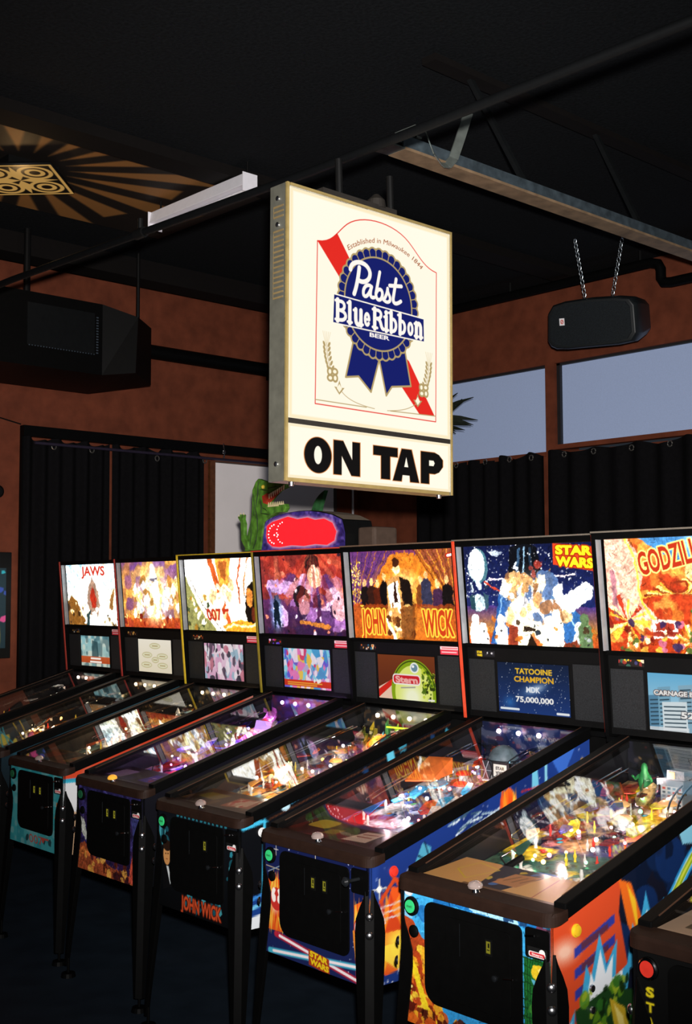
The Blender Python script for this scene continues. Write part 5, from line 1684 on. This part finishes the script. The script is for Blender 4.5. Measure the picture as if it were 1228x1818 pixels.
    if k == 5:
        bpn.stars(40, .012).ell(1.9, .8, .25, .2, '3a5a8a', .7).bits(14, ['8aa8c8', 'b8c8dc'], .02, .05, (1.4, 2.3, .55, .75))
    art_quad('back_panel', bpn, (-.262, 1.122, rz(1.12) - .008), (.262, 1.122, rz(1.12) - .008), (.262, 1.122, pz(1.12)), (-.262, 1.122, pz(1.12)), SIDEP, root, .006)
    playfield_toys(root, k, int(9 + 6 * near))
    legs(root)
    # --- front fittings
    cd = link('coin_door', cached('coindoor', lambda: MB().prism([(x, -.0005, z) for x, z in rrect(-.178, .185, .571, .856, (.05, .03, .02, .03))], (0, -.006, 0)).mesh('coin_door', BLACKM)), root)
    link('door_frame', cached('doorframe', lambda: MB().prism([(x, -.0065, z) for x, z in rrect(-.09, .15, .60, .83, .015)], (0, -.004, 0)).mesh('door_frame', BLACKM, bevel=.001)), cd)
    for x in ([.012, .072] if slots == 2 else [.074]):
        sl = link('coin_slot', cached(('slot', x), lambda: MB().box(x - .012, x + .012, -.013, -.0105, .755, .80).mesh('coin_slot', BLACK)), cd)
        art = Paint(0, 1, 0, 1.7, 26, '8c861c', 5)
        art.fill([(.1, .1), (.9, .1), (.9, 1.6), (.1, 1.6)], 'd8cf3a').fill([(.4, .3), (.75, .3), (.75, .9), (.4, .9)], '16160c').stroke([(.3, 1.2), (.7, 1.2)], .15, '3a3a14')
        art_quad('slot_label', art, (x - .008, -.0136, .795), (x + .008, -.0136, .795), (x + .008, -.0136, .762), (x - .008, -.0136, .762), art_mat('slot_glow', .32), cd, .0005)
    link('door_lock', cached('lock', lambda: MB().lathe([(.009, 0), (.009, .006), (.004, .009)], (.095, -.0105, .70), (0, -1, 0), 14).mesh('door_lock', mat('dark_metal', '33363a', .3, .8), True)), cd)
    link('door_latch', cached('latch', lambda: MB().tube([(.125, -.011, .705), (.16, -.013, .712)], .0022, 6).mesh('door_latch', CHROME)), cd)
    link('door_seam', cached('seam1', lambda: MB().tube([(-.035, -.011, .73), (-.035, -.011, .82)], .0009, 5).mesh('door_seam', mat('dark_metal', '33363a', .3, .8))), cd)
    sbn = link('start_button', cached('startring', lambda: MB().lathe([(.028, 0), (.028, .006), (.024, .009), (.02, .009)], (-.234, 0, .829), (0, -1, 0), 20).mesh('start_button', BLACKM, True)), root)
    if k == 7:
        MB().lathe([(.021, .006), (.02, .011), (.004, .012)], (-.234, 0, .829), (0, -1, 0), 20).obj('button_cap', RED, sbn, smooth=True)
        MB().lathe([(.027, .008), (.024, .011), (.022, .011)], (-.234, 0, .829), (0, -1, 0), 20).obj('button_rim', CHROME, sbn, smooth=True)
    else:
        link('button_cap', cached('startcap%d' % (k in (2, 3)), lambda: MB().lathe([(.0195, .006), (.0185, .012), (.004, .013)], (-.234, 0, .829), (0, -1, 0), 20).mesh('button_cap', mat('dim_green_button', '1c5a3a', .3) if k in (2, 3) else GREENB, True)), sbn)
        tx = Paint(-.016, .016, .006, -.006, 14, '2fb46a' if k not in (2, 3) else '1c5a3a')
        tx.text('START', 0, 0, .0065, '0c3a1e', w=.025, bold=.02)
        art_quad('button_text', tx, (-.246, -.0133, .833), (-.222, -.0133, .833), (-.222, -.0133, .825), (-.246, -.0133, .825), PRINT, sbn, .0005)
        link('tournament_button', cached('tbtn', lambda: MB().lathe([(.018, 0), (.018, .005), (.014, .008), (.003, .009)], (-.226, 0, .758), (0, -1, 0), 18).mesh('tournament_button', BLACKM, True)), root)
        pp_ = link('plunger_plate', cached('pplate', lambda: MB().prism([(x, -.0005, z) for x, z in rrect(.198, .277, .782, .860, .008)], (0, -.005, 0)).mesh('plunger_plate', BLACKM)), root)
        if badge:
            link('plate_key', cached('key', lambda: MB().tube([(.205, -.012, .838), (.235, -.012, .843)], .003, 6).mesh('plate_key', CHROME)), pp_)
            bg_ = Paint(-.04, .04, .02, -.02, 34, '0c0c0c')
            bg_.fill(rrect(-.034, .034, -.016, .004, .006), 'f0ecea').ell(.02, .005, .012, .012, 'f0ecea').fill(rrect(-.030, .030, -.013, .001, .005), 'c8242c').text('Stern', -.0, -.006, .009, 'f4d8d4', w=.044, bold=.04, shear=-.2)
            art_quad('maker_badge', bg_, (.206, -.0062, .812), (.272, -.0062, .812), (.272, -.0062, .784), (.206, -.0062, .784), PRINT, pp_, .0006)
        else:
            link('shooter_knob', cached('knob', lambda: MB().tube([(.235, -.005, .83), (.235, -.05, .83)], .006, 10).lathe([(.005, 0), (.014, .006), (.016, .014), (.008, .022)], (.235, -.05, .83), (0, -1, 0), 14).mesh('shooter_knob', mat('black_knob', '1a1c1e', .2), True)), pp_)
    # action button on the lockdown bar
    ab = link('action_button', cached('abase', lambda: MB().lathe([(.013, 0), (.011, .004), (.009, .012), (.013, .016)], (.0, .02, .908), (0, -.1, 1), 16).mesh('action_button', CHROME, True)), root)
    link('button_dome', cached('adome%d' % (k == 3), lambda: MB().lathe([(.021, .014), (.022, .02), (.017, .028), (.008, .032), (.001, .033)], (.0, .02, .908), (0, -.1, 1), 18).mesh('button_dome', mat('amber_dome', 'f0a83a', .2, emit=.5) if k == 3 else mat('rosy_dome', 'd8c0b8', .08, .6), True)), ab)
    # flipper button on the right side
    fbm = {5: RED, 6: YELLOW}.get(k, mat('white_button', 'd8d8d8', .3))
    fb = MB().lathe([(.018, 0), (.018, .003), (.0145, .004), (.0145, .009), (.003, .011)], (.28, .105, .845), (1, 0, 0), 18).obj('flipper_button', fbm, root, smooth=True)
    for z in (.72, .663):
        for y in (.11, ):
            link('side_bolt', cached(('sbolt', z, y), lambda: MB().lathe([(.011, 0), (.0095, .005), (.002, .008)], (.281, y + .06, z - .04), (1, 0, 0), 14).mesh('side_bolt', STEEL, True)), root)
    # --- backbox
    ZT, ZB, YT, YBm = 1.95, 1.215, 1.071, 1.139
    fy = lambda z: YT + (ZT - z) / (ZT - ZB) * (YBm - YT)
    BWH = .371
    def bbox():
        m = MB()
        for sx in (-1, 1):
            x0, x1 = sorted((sx * BWH, sx * (BWH - .016)))
            m.prism([(x0, fy(ZB), ZB), (x0, 1.40, ZB), (x0, 1.44, ZT), (x0, YT, ZT)], (x1 - x0, 0, 0))
        m.box(-BWH, BWH, YT, 1.44, ZT, ZT + .012)
        m.hexa([(-BWH, 1.385, ZB), (BWH, 1.385, ZB), (BWH, 1.40, ZB), (-BWH, 1.40, ZB)], [(-BWH, 1.425, ZT), (BWH, 1.425, ZT), (BWH, 1.44, ZT), (-BWH, 1.44, ZT)])
        m.box(-BWH, BWH, 1.145, 1.40, ZB - .02, ZB)
        return m.mesh('backbox', BLACKM)
    bb = link('backbox', cached('bbox', bbox), root)
    link('inner_wall', cached('inner', lambda: MB().prism([(-BWH + .016, fy(1.53) + .004, 1.53), (-BWH + .016, fy(1.53) + .033, 1.53), (-BWH + .016, fy(1.94) + .033, 1.94), (-BWH + .016, fy(1.94) + .004, 1.94)], (.003, 0, 0)).mesh('inner_wall', INNER)), bb)
    rec = .03
    G = lambda x, z, r=rec: (x, fy(z) + r, z)
    # frame round the backglass
    for q, (z0, z1, f0, f1, e) in enumerate(((1.515, 1.531, .012, .018, .003), (1.938, 1.95, 0, 0, 0))):
        link('glass_frame', cached('gframe%d' % q, lambda: MB().hexa([G(-BWH + .016 + e, z0, f0), G(BWH - .016, z0, f0), G(BWH - .016, z0, .05), G(-BWH + .016 + e, z0, .05)], [G(-BWH + .016 + e, z1, f1), G(BWH - .016, z1, f1), G(BWH - .016, z1, .05), G(-BWH + .016 + e, z1, .05)]).mesh('glass_frame', BLACKM)), bb)
    art_quad('backglass', glass_art(k, R(190)), G(-.336, 1.944), G(.340, 1.944), G(.338, 1.524), G(-.338, 1.524), GLOW[k], root, .006, hdr=2.2)
    spn = link('speaker_panel', cached('spanel', lambda: MB().hexa([G(-.355, 1.225, .02), G(.355, 1.225, .02), G(.355, 1.225, .05), G(-.355, 1.225, .05)], [G(-.355, 1.518, .03), G(.355, 1.518, .03), G(.355, 1.518, .05), G(-.355, 1.518, .05)]).mesh('speaker_panel', BLACK)), root)
    for sx in (-1, 1):
        def gr():
            a, b = sorted((sx * .205, sx * .345))
            return MB().hexa([G(a, 1.25, .017), G(b, 1.25, .017), G(b, 1.25, .022), G(a, 1.25, .022)], [G(a, 1.465, .024), G(b, 1.465, .024), G(b, 1.465, .03), G(a, 1.465, .03)]).mesh('speaker_grille', GRILLE)
        link('speaker_grille', cached(('grille', sx), gr), spn)
    art_quad('display_screen', screen_art(k, R(120)), G(-.186, 1.458, .024), G(.184, 1.458, .024), G(.184, 1.256, .016), G(-.186, 1.256, .016), SCRN, root, .004)
    st = Paint(0, 4, 0, 1, 26, '16100e', 200 + k)
    st.bits(14, PAL[k], .15, .4)
    if k == 5:
        st.fill([(0, 0), (4, 0), (4, 1), (0, 1)], '101014').text('STAR', .9, .28, .4, 'f2d21f', w=1.1, bold=.05).text('WARS', .9, .75, .4, 'f2d21f', w=1.1, bold=.05).bits(5, ['d8d8dc', '3a3a40'], .15, .35, (1.8, 3.9, .2, .8))
    art_quad('sticker', st, G(-.31, 1.502, .029), G(-.20, 1.502, .029), G(-.20, 1.476, .028), G(-.31, 1.476, .028), PRINT, spn, .001)
    if k in (0, 2, 3, 4):
        rs = Paint(0, 5.5, 0, 2, 26, 'd8384a', 210 + k)
        rs.fill([(0, .1), (5.5, .1), (5.5, .8), (0, .8)], 'f4e4e6').stroke([(.5, .45), (4.9, .45)], .3, 'd8606a').stroke([(.5, 1.4), (4.6, 1.4)], .25, 'f0c8cc')
        art_quad('price_sticker', rs, G(.22, 1.508, .029), G(.335, 1.508, .029), G(.335, 1.472, .028), G(.22, 1.472, .028), art_mat('print_bright', rough=.6), spn, .001)
    else:
        pass
    # coloured edge trims
    if trim:
        tm = mat('trim_' + trim, trim, .35, spec=.5)
        for sx in (-1, 1):
            x = sx * (BWH + .001)
            a, b = sorted((x, x - sx * .014))
            MB().hexa([(a, fy(ZB) - .006, ZB), (b, fy(ZB) - .006, ZB), (b, fy(ZB) + .004, ZB), (a, fy(ZB) + .004, ZB)], [(a, YT - .006, ZT + .012), (b, YT - .006, ZT + .012), (b, YT + .004, ZT + .012), (a, YT + .004, ZT + .012)]).obj('edge_trim', tm, root, bevel=.002)
    if toptrim:
        MB().box(-BWH, BWH, YT - .005, YT + .14, ZT + .012, ZT + .018).obj('top_trim', mat('trim_' + toptrim, toptrim, .4), root)
    return root


MACH = [
    (0, 'leftmost pinball machine, red-edged, with a pale white burst backglass and teal screen', (-0.0012, -0.014, 0), -0.0134, 'a8382c', None, .62, 2, True),
    (1, 'pinball machine with golden white hazy backglass and cream screen, second from left', (.7954, -.0715, 0), -.0167, 'a8342c', None, .62, 2, True),
    (2, 'teal-fronted pinball machine with yellow edges and white backglass with orange diagonal bands', (1.5953, -.1397, 0), -.0149, 'd8b82c', 'c8a82c', .7, 2, True),
    (3, 'purple-fronted pinball machine with red and purple backglass under the dinosaur topper', (2.3864, -.2062, 0), -.0171, '8a7a24', 'c8442c', .8, 2, True),
    (4, 'black-fronted pinball machine with orange backglass of suited people and green screen', (3.1805, -.2971, 0), -.0218, None, '6a5444', .9, 1, True),
    (5, 'dark blue starry pinball machine with red edges and blue high score screen', (3.9632, -.377, 0), -.0296, 'd8482c', '6a6258', 1.0, 2, False),
    (6, 'pinball machine with sky blue and flame front below a red-orange backglass', (4.7727, -.4998, 0), -.0216, None, '6a6258', 1.1, 1, True),
    (7, 'plain black pinball machine with red button and yellow START letters at right edge', (5.5727, -.4934, 0), -.0177, None, None, .8, 1, False),
]
ROOTS = []
for k, label, loc, rot, tr, tt, near, slots, badge in MACH:
    ROOTS.append(machine(k, label, loc, rot, tr, tt, near, slots, badge))


# toys under the glass, parts of their machines
def pz(y):
    return .828 + .215 * y


r5, r6, r4, r3, r2_, r1 = ROOTS[5], ROOTS[6], ROOTS[4], ROOTS[3], ROOTS[2], ROOTS[1]
moon = MB().ball((.03, .93, pz(.93) + .068), .06, 28).obj('grey_ball_toy', mat('cratered_grey', '5f7078', .5, var=.6, scale=26), r5, smooth=True)
tag(moon, 'round grey panelled ball')
MB().lathe([(.0605, -.003), (.0615, 0), (.0605, .003)], (.03, .93, pz(.93) + .07), n=28).obj('equator_band', mat('dark_metal', '33363a', .3, .8), moon)
MB().box(.085, .17, .80, .812, pz(.8) + .05, pz(.8) + .11).obj('back_display', BLACK, r5)
sp5 = Paint(0, 1.5, 0, 1, 30, 'fff6e8')
sp5.text('STAR', .75, .32, .28, '2a241c', w=1.0, bold=.05).text('WARS', .75, .7, .28, '2a241c', w=1.0, bold=.05)
art_quad('lit_sign', sp5, (.095, .798, pz(.8) + .103), (.16, .798, pz(.8) + .103), (.16, .798, pz(.8) + .058), (.095, .798, pz(.8) + .058), art_mat('small_lit_sign', 1.2), r5, .001)
hexm = MB().prism([(.055 + .03 * math.cos(a), .80, pz(.8) + .075 + .04 * math.sin(a)) for a in np.linspace(0, 2 * math.pi, 7)[:-1]], (0, .006, 0))
hexm.obj('hexagon_wing', mat('dark_wing', '1a2024', .4), r5)
for a in np.linspace(0, math.pi, 4)[:-1]:
    MB().tube([(.055 - .03 * math.cos(a), .798, pz(.8) + .075 - .04 * math.sin(a)), (.055 + .03 * math.cos(a), .798, pz(.8) + .075 + .04 * math.sin(a))], .0015, 6).obj('wing_strut', mat('strut_grey', '8a9aa0', .4), r5)
MB().hexa([(-.2, .62, pz(.62) + .06), (-.09, .66, pz(.66) + .06), (-.08, .76, pz(.76) + .06), (-.19, .74, pz(.74) + .06)], [(-.2, .62, pz(.62) + .066), (-.09, .66, pz(.66) + .066), (-.08, .76, pz(.76) + .12), (-.19, .74, pz(.74) + .12)]).obj('orange_ramp_flap', mat('orange_flap', 'c8642a', .4, var=.3), r5)

GRN = mat('green_toy', '1f7a3c', .45, var=.3, emit=.05)
gt = MB()
gx, gy = -.075, .95
g0 = pz(gy) + .02
gt.lathe([(.010, 0), (.016, .01), (.018, .035), (.022, .055), (.018, .075), (.011, .09), (.012, .10), (.008, .112), (.002, .116)], (gx, gy, g0), n=12)
for sx in (-1, 1):
    gt.tube([(gx + sx * .018, gy, g0 + .072), (gx + sx * .032, gy - .008, g0 + .06), (gx + sx * .036, gy - .02, g0 + .072)], [.007, .0055, .004], 8)
    gt.tube([(gx + sx * .01, gy, g0 + .02), (gx + sx * .014, gy - .006, g0 - .012)], [.011, .008], 8)
tag(gt.obj('green_figure_toy', GRN, r6, smooth=True), 'small green standing figure')
bt_ = MB().box(.0, .085, .93, .99, pz(.95), pz(.95) + .075).box(-.008, .093, .922, .998, pz(.95) + .075, pz(.95) + .094).box(.02, .085, .94, .99, pz(.95) + .094, pz(.95) + .124)
btoy = bt_.obj('building_toy', mat('toy_concrete', '737f86', .5, var=.2), r6)
wn = Paint(0, 1, 0, 1.2, 40, 'b0b8bc', 7)
for r in range(5):
    for c_ in range(4):
        wn.fill([(.08 + c_ * .24, .08 + r * .22), (.22 + c_ * .24, .08 + r * .22), (.22 + c_ * .24, .2 + r * .22), (.08 + c_ * .24, .2 + r * .22)], ['a8382c', '3a4a54', '5a7a8a'][(r + c_) % 3])
art_quad('window_print', wn, (.003, .929, pz(.95) + .073), (.082, .929, pz(.95) + .073), (.082, .929, pz(.95) + .004), (.003, .929, pz(.95) + .004), PRINT, btoy, .001)
MB().box(.025, .05, .937, .939, pz(.95) + .098, pz(.95) + .119).obj('lit_window', glowm('f0b06a', 2), btoy)
tk = MB().lathe([(.012, 0), (.012, .012), (.009, .016)], (-.11, .26, pz(.26) + .03), (.3, 1, .4), 12).tube([(-.11, .26, pz(.26) + .03), (-.09, .33, pz(.33) + .045)], .01, 10)
tk.obj('black_tube_toy', BLACK, r6, smooth=True)
# little skyline in the machine with the orange backglass
for (x, y, w, h, c) in ((-.03, 1.04, .02, .10, '2f6a3a'), (-.09, 1.0, .03, .09, '8a7a1c'), (-.125, .98, .025, .07, '6a6a20'), (.0, .98, .022, .06, '3a7a8a'), (-.06, .93, .02, .05, 'b8862a'), (.02, 1.05, .025, .075, '7aa82c')):
    tw = MB().box(x, x + w, y, y + .02, pz(y), pz(y) + h).prism([(x, y, pz(y) + h), (x + w, y, pz(y) + h), (x + w / 2, y + .01, pz(y) + h + .03)], (0, .004, 0))
    tw.obj('tower_toy', mat('tower_' + c, c, .4, emit=.15), r4)
MB().tube([(-.02, 1.04, pz(1.04) + .09), (.14, 1.06, pz(1.06) + .085), (.15, 1.06, pz(1.06) + .05)], .004, 8).obj('neon_strip', glowm('b8e82a', 2), r4)
rdp = Paint(0, 2, 0, 1, 24, '120a08')
rdp.text('00', 1, .5, .7, 'ff5a3a', w=1.5, bold=.05)
art_quad('digit_display', rdp, (.045, 1.0, pz(1.0) + .09), (.095, 1.0, pz(1.0) + .09), (.095, 1.0, pz(1.0) + .06), (.045, 1.0, pz(1.0) + .06), art_mat('digits', 1.5), r4, .004)
# pink and red toys
MB().lathe([(.028, 0), (.03, .03), (.018, .05), (.03, .062), (.004, .075)], (-.02, .9, pz(.9) + .03), n=16).obj('red_cap_toy', mat('red_toy', 'd82c3a', .3, emit=.15), r3, smooth=True)
MB().hexa([(.0, .80, pz(.8) + .05), (.12, .80, pz(.8) + .05), (.12, .806, pz(.8) + .05), (.0, .806, pz(.8) + .05)], [(-.01, .83, pz(.8) + .12), (.11, .83, pz(.8) + .12), (.11, .836, pz(.8) + .12), (-.01, .836, pz(.8) + .12)]).obj('pale_screen_toy', mat('pale_screen', 'd0b0e8', .4, emit=.5), r3)
MB().lathe([(.012, 0), (.016, .03), (.012, .06), (.002, .085)], (-.03, .86, pz(.86) + .02), n=14).obj('white_rocket_toy', mat('rocket_white', 'c8c8c8', .35), r2_, smooth=True)
MB().box(.06, .10, 1.0, 1.03, pz(1.0) + .02, pz(1.0) + .09).obj('red_frame_toy', mat('red_toy', 'd82c3a', .3, emit=.15), r2_)
MB().box(-.18, -.08, .80, .85, pz(.8) + .02, pz(.8) + .07).obj('grey_block_toy', mat('toy_grey', '5a6468', .5, var=.3), r1)

# ------------------------------------------------------------------ topper on the fourth machine
tp_ = empty('pinball_topper', (2.3864, -.2062, 0), -.0171)
tag(tp_, 'green dinosaur topper with purple frame and red display on a backbox top', 'topper')
TZ = 1.969
pur = [(-.36, TZ), (-.37, 2.06), (-.365, 2.115), (-.27, 2.145), (-.17, 2.16), (-.05, 2.166), (.04, 2.163), (.13, 2.152), (.22, 2.134), (.296, 2.106), (.312, 2.04), (.317, TZ)]
MB().prism([(x, 1.135, z) for x, z in pur], (0, .19, 0)).obj('housing', BLACK, tp_)
MB().add([(x * .99, 1.14 + d, z + .004) for d in (0, .18) for x, z in pur[2:10]], [(k, k + 1, 8 + k + 1, 8 + k) for k in range(7)]).obj('housing_top', mat('beige_cap', '8a7a68', .6), tp_)
pa = Paint(-.38, .325, 2.17, 1.965, 120, '3a2c7a', 11)
pa.blot(9, ['6a4ab8', '8a6ad8', '2a1c5a', '4a3a9a'], .7, .5)
for k in range(60):
    x = pa.rng.uniform(-.37, .31)
    pa.stroke([(x, pa.rng.uniform(2.1, 2.17)), (x + pa.rng.uniform(-.02, .02), pa.rng.uniform(2.05, 2.1))], .005, ['b89af0', '7a5ad0', '2a1c5a'][k % 3], .7)
rp_ = [(-.31, 2.05), (-.305, 2.1), (-.26, 2.12), (-.2, 2.13), (-.13, 2.142), (-.05, 2.125), (.03, 2.13), (.09, 2.115), (.16, 2.118), (.22, 2.095), (.25, 2.05), (.235, 2.005), (.18, 1.985), (.09, 1.992), (0, 1.985), (-.1, 1.992), (-.2, 1.985), (-.26, 1.99), (-.3, 2.015)]
pa.stroke(rp_ + [rp_[0]], .03, 'e08ad0', .6, soft=6).stroke(rp_ + [rp_[0]], .014, 'f4b8d8', .9, soft=2)
# cut the painting to the outline of the housing by laying it as a fan of strips
nst = 56
xs = np.linspace(-.362, .314, nst + 1)
topz = np.interp(xs, [p[0] for p in pur[1:11]], [p[1] for p in pur[1:11]])
colu = [int(np.clip((x + .38) * pa.px, 0, pa.W - 1)) for x in xs]
ZR = 44
vsx = np.array([[(x, 1.131, TZ + .002 + (t - TZ - .002) * j / ZR) for x, t in zip(xs, topz)] for j in range(ZR + 1)]).reshape(-1, 3)
fcs = [(j * (nst + 1) + i, j * (nst + 1) + i + 1, (j + 1) * (nst + 1) + i + 1, (j + 1) * (nst + 1) + i) for j in range(ZR) for i in range(nst)]
me = bpy.data.meshes.new('front_print')
me.from_pydata([tuple(v) for v in vsx], [], fcs)
at = me.color_attributes.new('art', 'FLOAT_COLOR', 'POINT')
cc = np.ones((len(vsx), 4))
for i, v in enumerate(vsx):
    cc[i, :3] = lin(pa.a[int(np.clip((2.17 - v[2]) * -pa.py, 0, pa.H - 1)), int(np.clip((v[0] + .38) * pa.px, 0, pa.W - 1))])
at.data.foreach_set('color', cc.astype(np.float32).ravel())
me.materials.append(art_mat('topper_glow', .55, .4))
link('front_print', me, tp_)
MB().prism([(x, 1.130, z) for x, z in rp_], (0, -.006, 0)).obj('red_display', mat('red_display', 'f01c24', .3, emit=1.1, var=.12, scale=60), tp_)
dm = MB()
for j in range(9):
    t = math.pi * (.55 + .9 * j / 8)
    dm.ball((-.235 + .055 * math.cos(t), 1.1235, 2.055 + .05 * math.sin(t)), .0035, 8)
    dm.ball((-.165 + .055 * math.cos(t), 1.1235, 2.06 + .055 * math.sin(t)), .003, 8)
dm.ball((-.24, 1.1235, 2.05), .004, 8).ball((-.21, 1.1235, 2.05), .004, 8)
dm.obj('display_dots', glowm('ffd8d8', 3), tp_)
MB().box(.33, .45, 1.2, 1.36, TZ + .0, 2.07).obj('side_box', mat('brown_box', '4a3a30', .6), tp_, bevel=.015)
# dinosaur cutout: moulded sheet, printed front
din = [(-.36, 1.975), (-.5, 1.972), (-.47, 2.07), (-.44, 2.14), (-.432, 2.22), (-.43, 2.30), (-.40, 2.345), (-.377, 2.36), (-.34, 2.348), (-.30, 2.338), (-.26, 2.337), (-.2, 2.333), (-.16, 2.33), (-.135, 2.316), (-.14, 2.298), (-.2, 2.283), (-.25, 2.255), (-.285, 2.225), (-.25, 2.21), (-.2, 2.205), (-.15, 2.212), (-.14, 2.19), (-.16, 2.168), (-.22, 2.168), (-.28, 2.15), (-.33, 2.12)]
DG = mat('dino_green', '4c7a26', .55, var=.5, scale=28)
DK = mat('dino_dark', '1c3012', .6, var=.3)
TOO = mat('dino_teeth', 'd8c898', .5)
dn = MB().prism([(x, 1.12, z) for x, z in din], (0, .03, 0)).obj('dinosaur', DG, tp_, bevel=.004)
tag(dn, 'green open-mouthed dinosaur')
MB().prism([(x, 1.117, z) for x, z in [(-.34, 2.262), (-.3, 2.275), (-.25, 2.27), (-.2, 2.286), (-.15, 2.297), (-.21, 2.262), (-.26, 2.23), (-.29, 2.215), (-.33, 2.225)]], (0, .004, 0)).obj('mouth', mat('dino_mouth', 'a83420', .5, var=.3), dn)
tm_ = MB()
for j in range(8):
    x = -.275 + j * .0175
    z1 = 2.258 + j * .0055
    tm_.prism([(x - .006, 1.114, z1 + .010), (x + .006, 1.114, z1 + .013), (x + .001, 1.114, z1 - .014)], (0, .004, 0))
for j in range(9):
    x = -.28 + j * .0155
    tm_.prism([(x - .006, 1.114, 2.207 - .006 * (j < 6)), (x + .006, 1.114, 2.207 - .006 * (j < 6)), (x, 1.114, 2.226)], (0, .004, 0))
tm_.obj('teeth', TOO, dn)
MB().ball((-.33, 1.118, 2.312), .011, 10).obj('eye', mat('dino_eye', 'd8b83a', .3), dn)
wm = MB()
for (a, b, c_, d_, w_) in ((-.375, 2.345, -.40, 2.2, .007), (-.4, 2.2, -.38, 2.08, .008), (-.38, 2.08, -.42, 1.98, .008), (-.36, 2.3, -.3, 2.29, .006), (-.29, 2.30, -.2, 2.305, .005), (-.36, 2.25, -.35, 2.17, .007), (-.35, 2.17, -.28, 2.16, .006), (-.44, 2.12, -.45, 2.0, .006), (-.42, 2.28, -.415, 2.16, .005), (-.34, 2.2, -.3, 2.18, .005)):
    wm.tube([(a, 1.1195, b), ((a + c_) / 2 + .008, 1.1195, (b + d_) / 2), (c_, 1.1195, d_)], [w_ * .3, w_ * .6, w_ * .3], 6)
wm.obj('skin_folds', DK, dn)
arm = [(-.48, 1.985), (-.515, 2.03), (-.52, 2.09), (-.522, 2.13), (-.548, 2.158), (-.542, 2.164), (-.528, 2.15), (-.530, 2.172), (-.522, 2.174), (-.515, 2.155), (-.505, 2.174), (-.497, 2.17), (-.5, 2.145), (-.488, 2.12), (-.49, 2.06), (-.455, 2.02), (-.45, 1.98)]
MB().prism([(x, 1.11, z) for x, z in arm], (0, .022, 0)).obj('arm', DG, dn, bevel=.003)
clw = MB()
for x, z in ((-.545, 2.161), (-.526, 2.173), (-.501, 2.172)):
    clw.lathe([(.005, 0), (.001, .016)], (x, 1.118, z - .004), (-.3, 0, 1), 8)
clw.obj('claws', TOO, dn)
tl_ = bez((.02, 2.12), (.04, 2.21), (.08, 2.245), (.141, 2.268), 8) + bez((.141, 2.268), (.12, 2.22), (.10, 2.19), (.085, 2.12), 8)
MB().prism([(x - .12, 1.25, z + .01) for x, z in tl_], (0, .025, 0)).obj('tail', mat('dino_tail', '24502a', .55, var=.4), tp_)
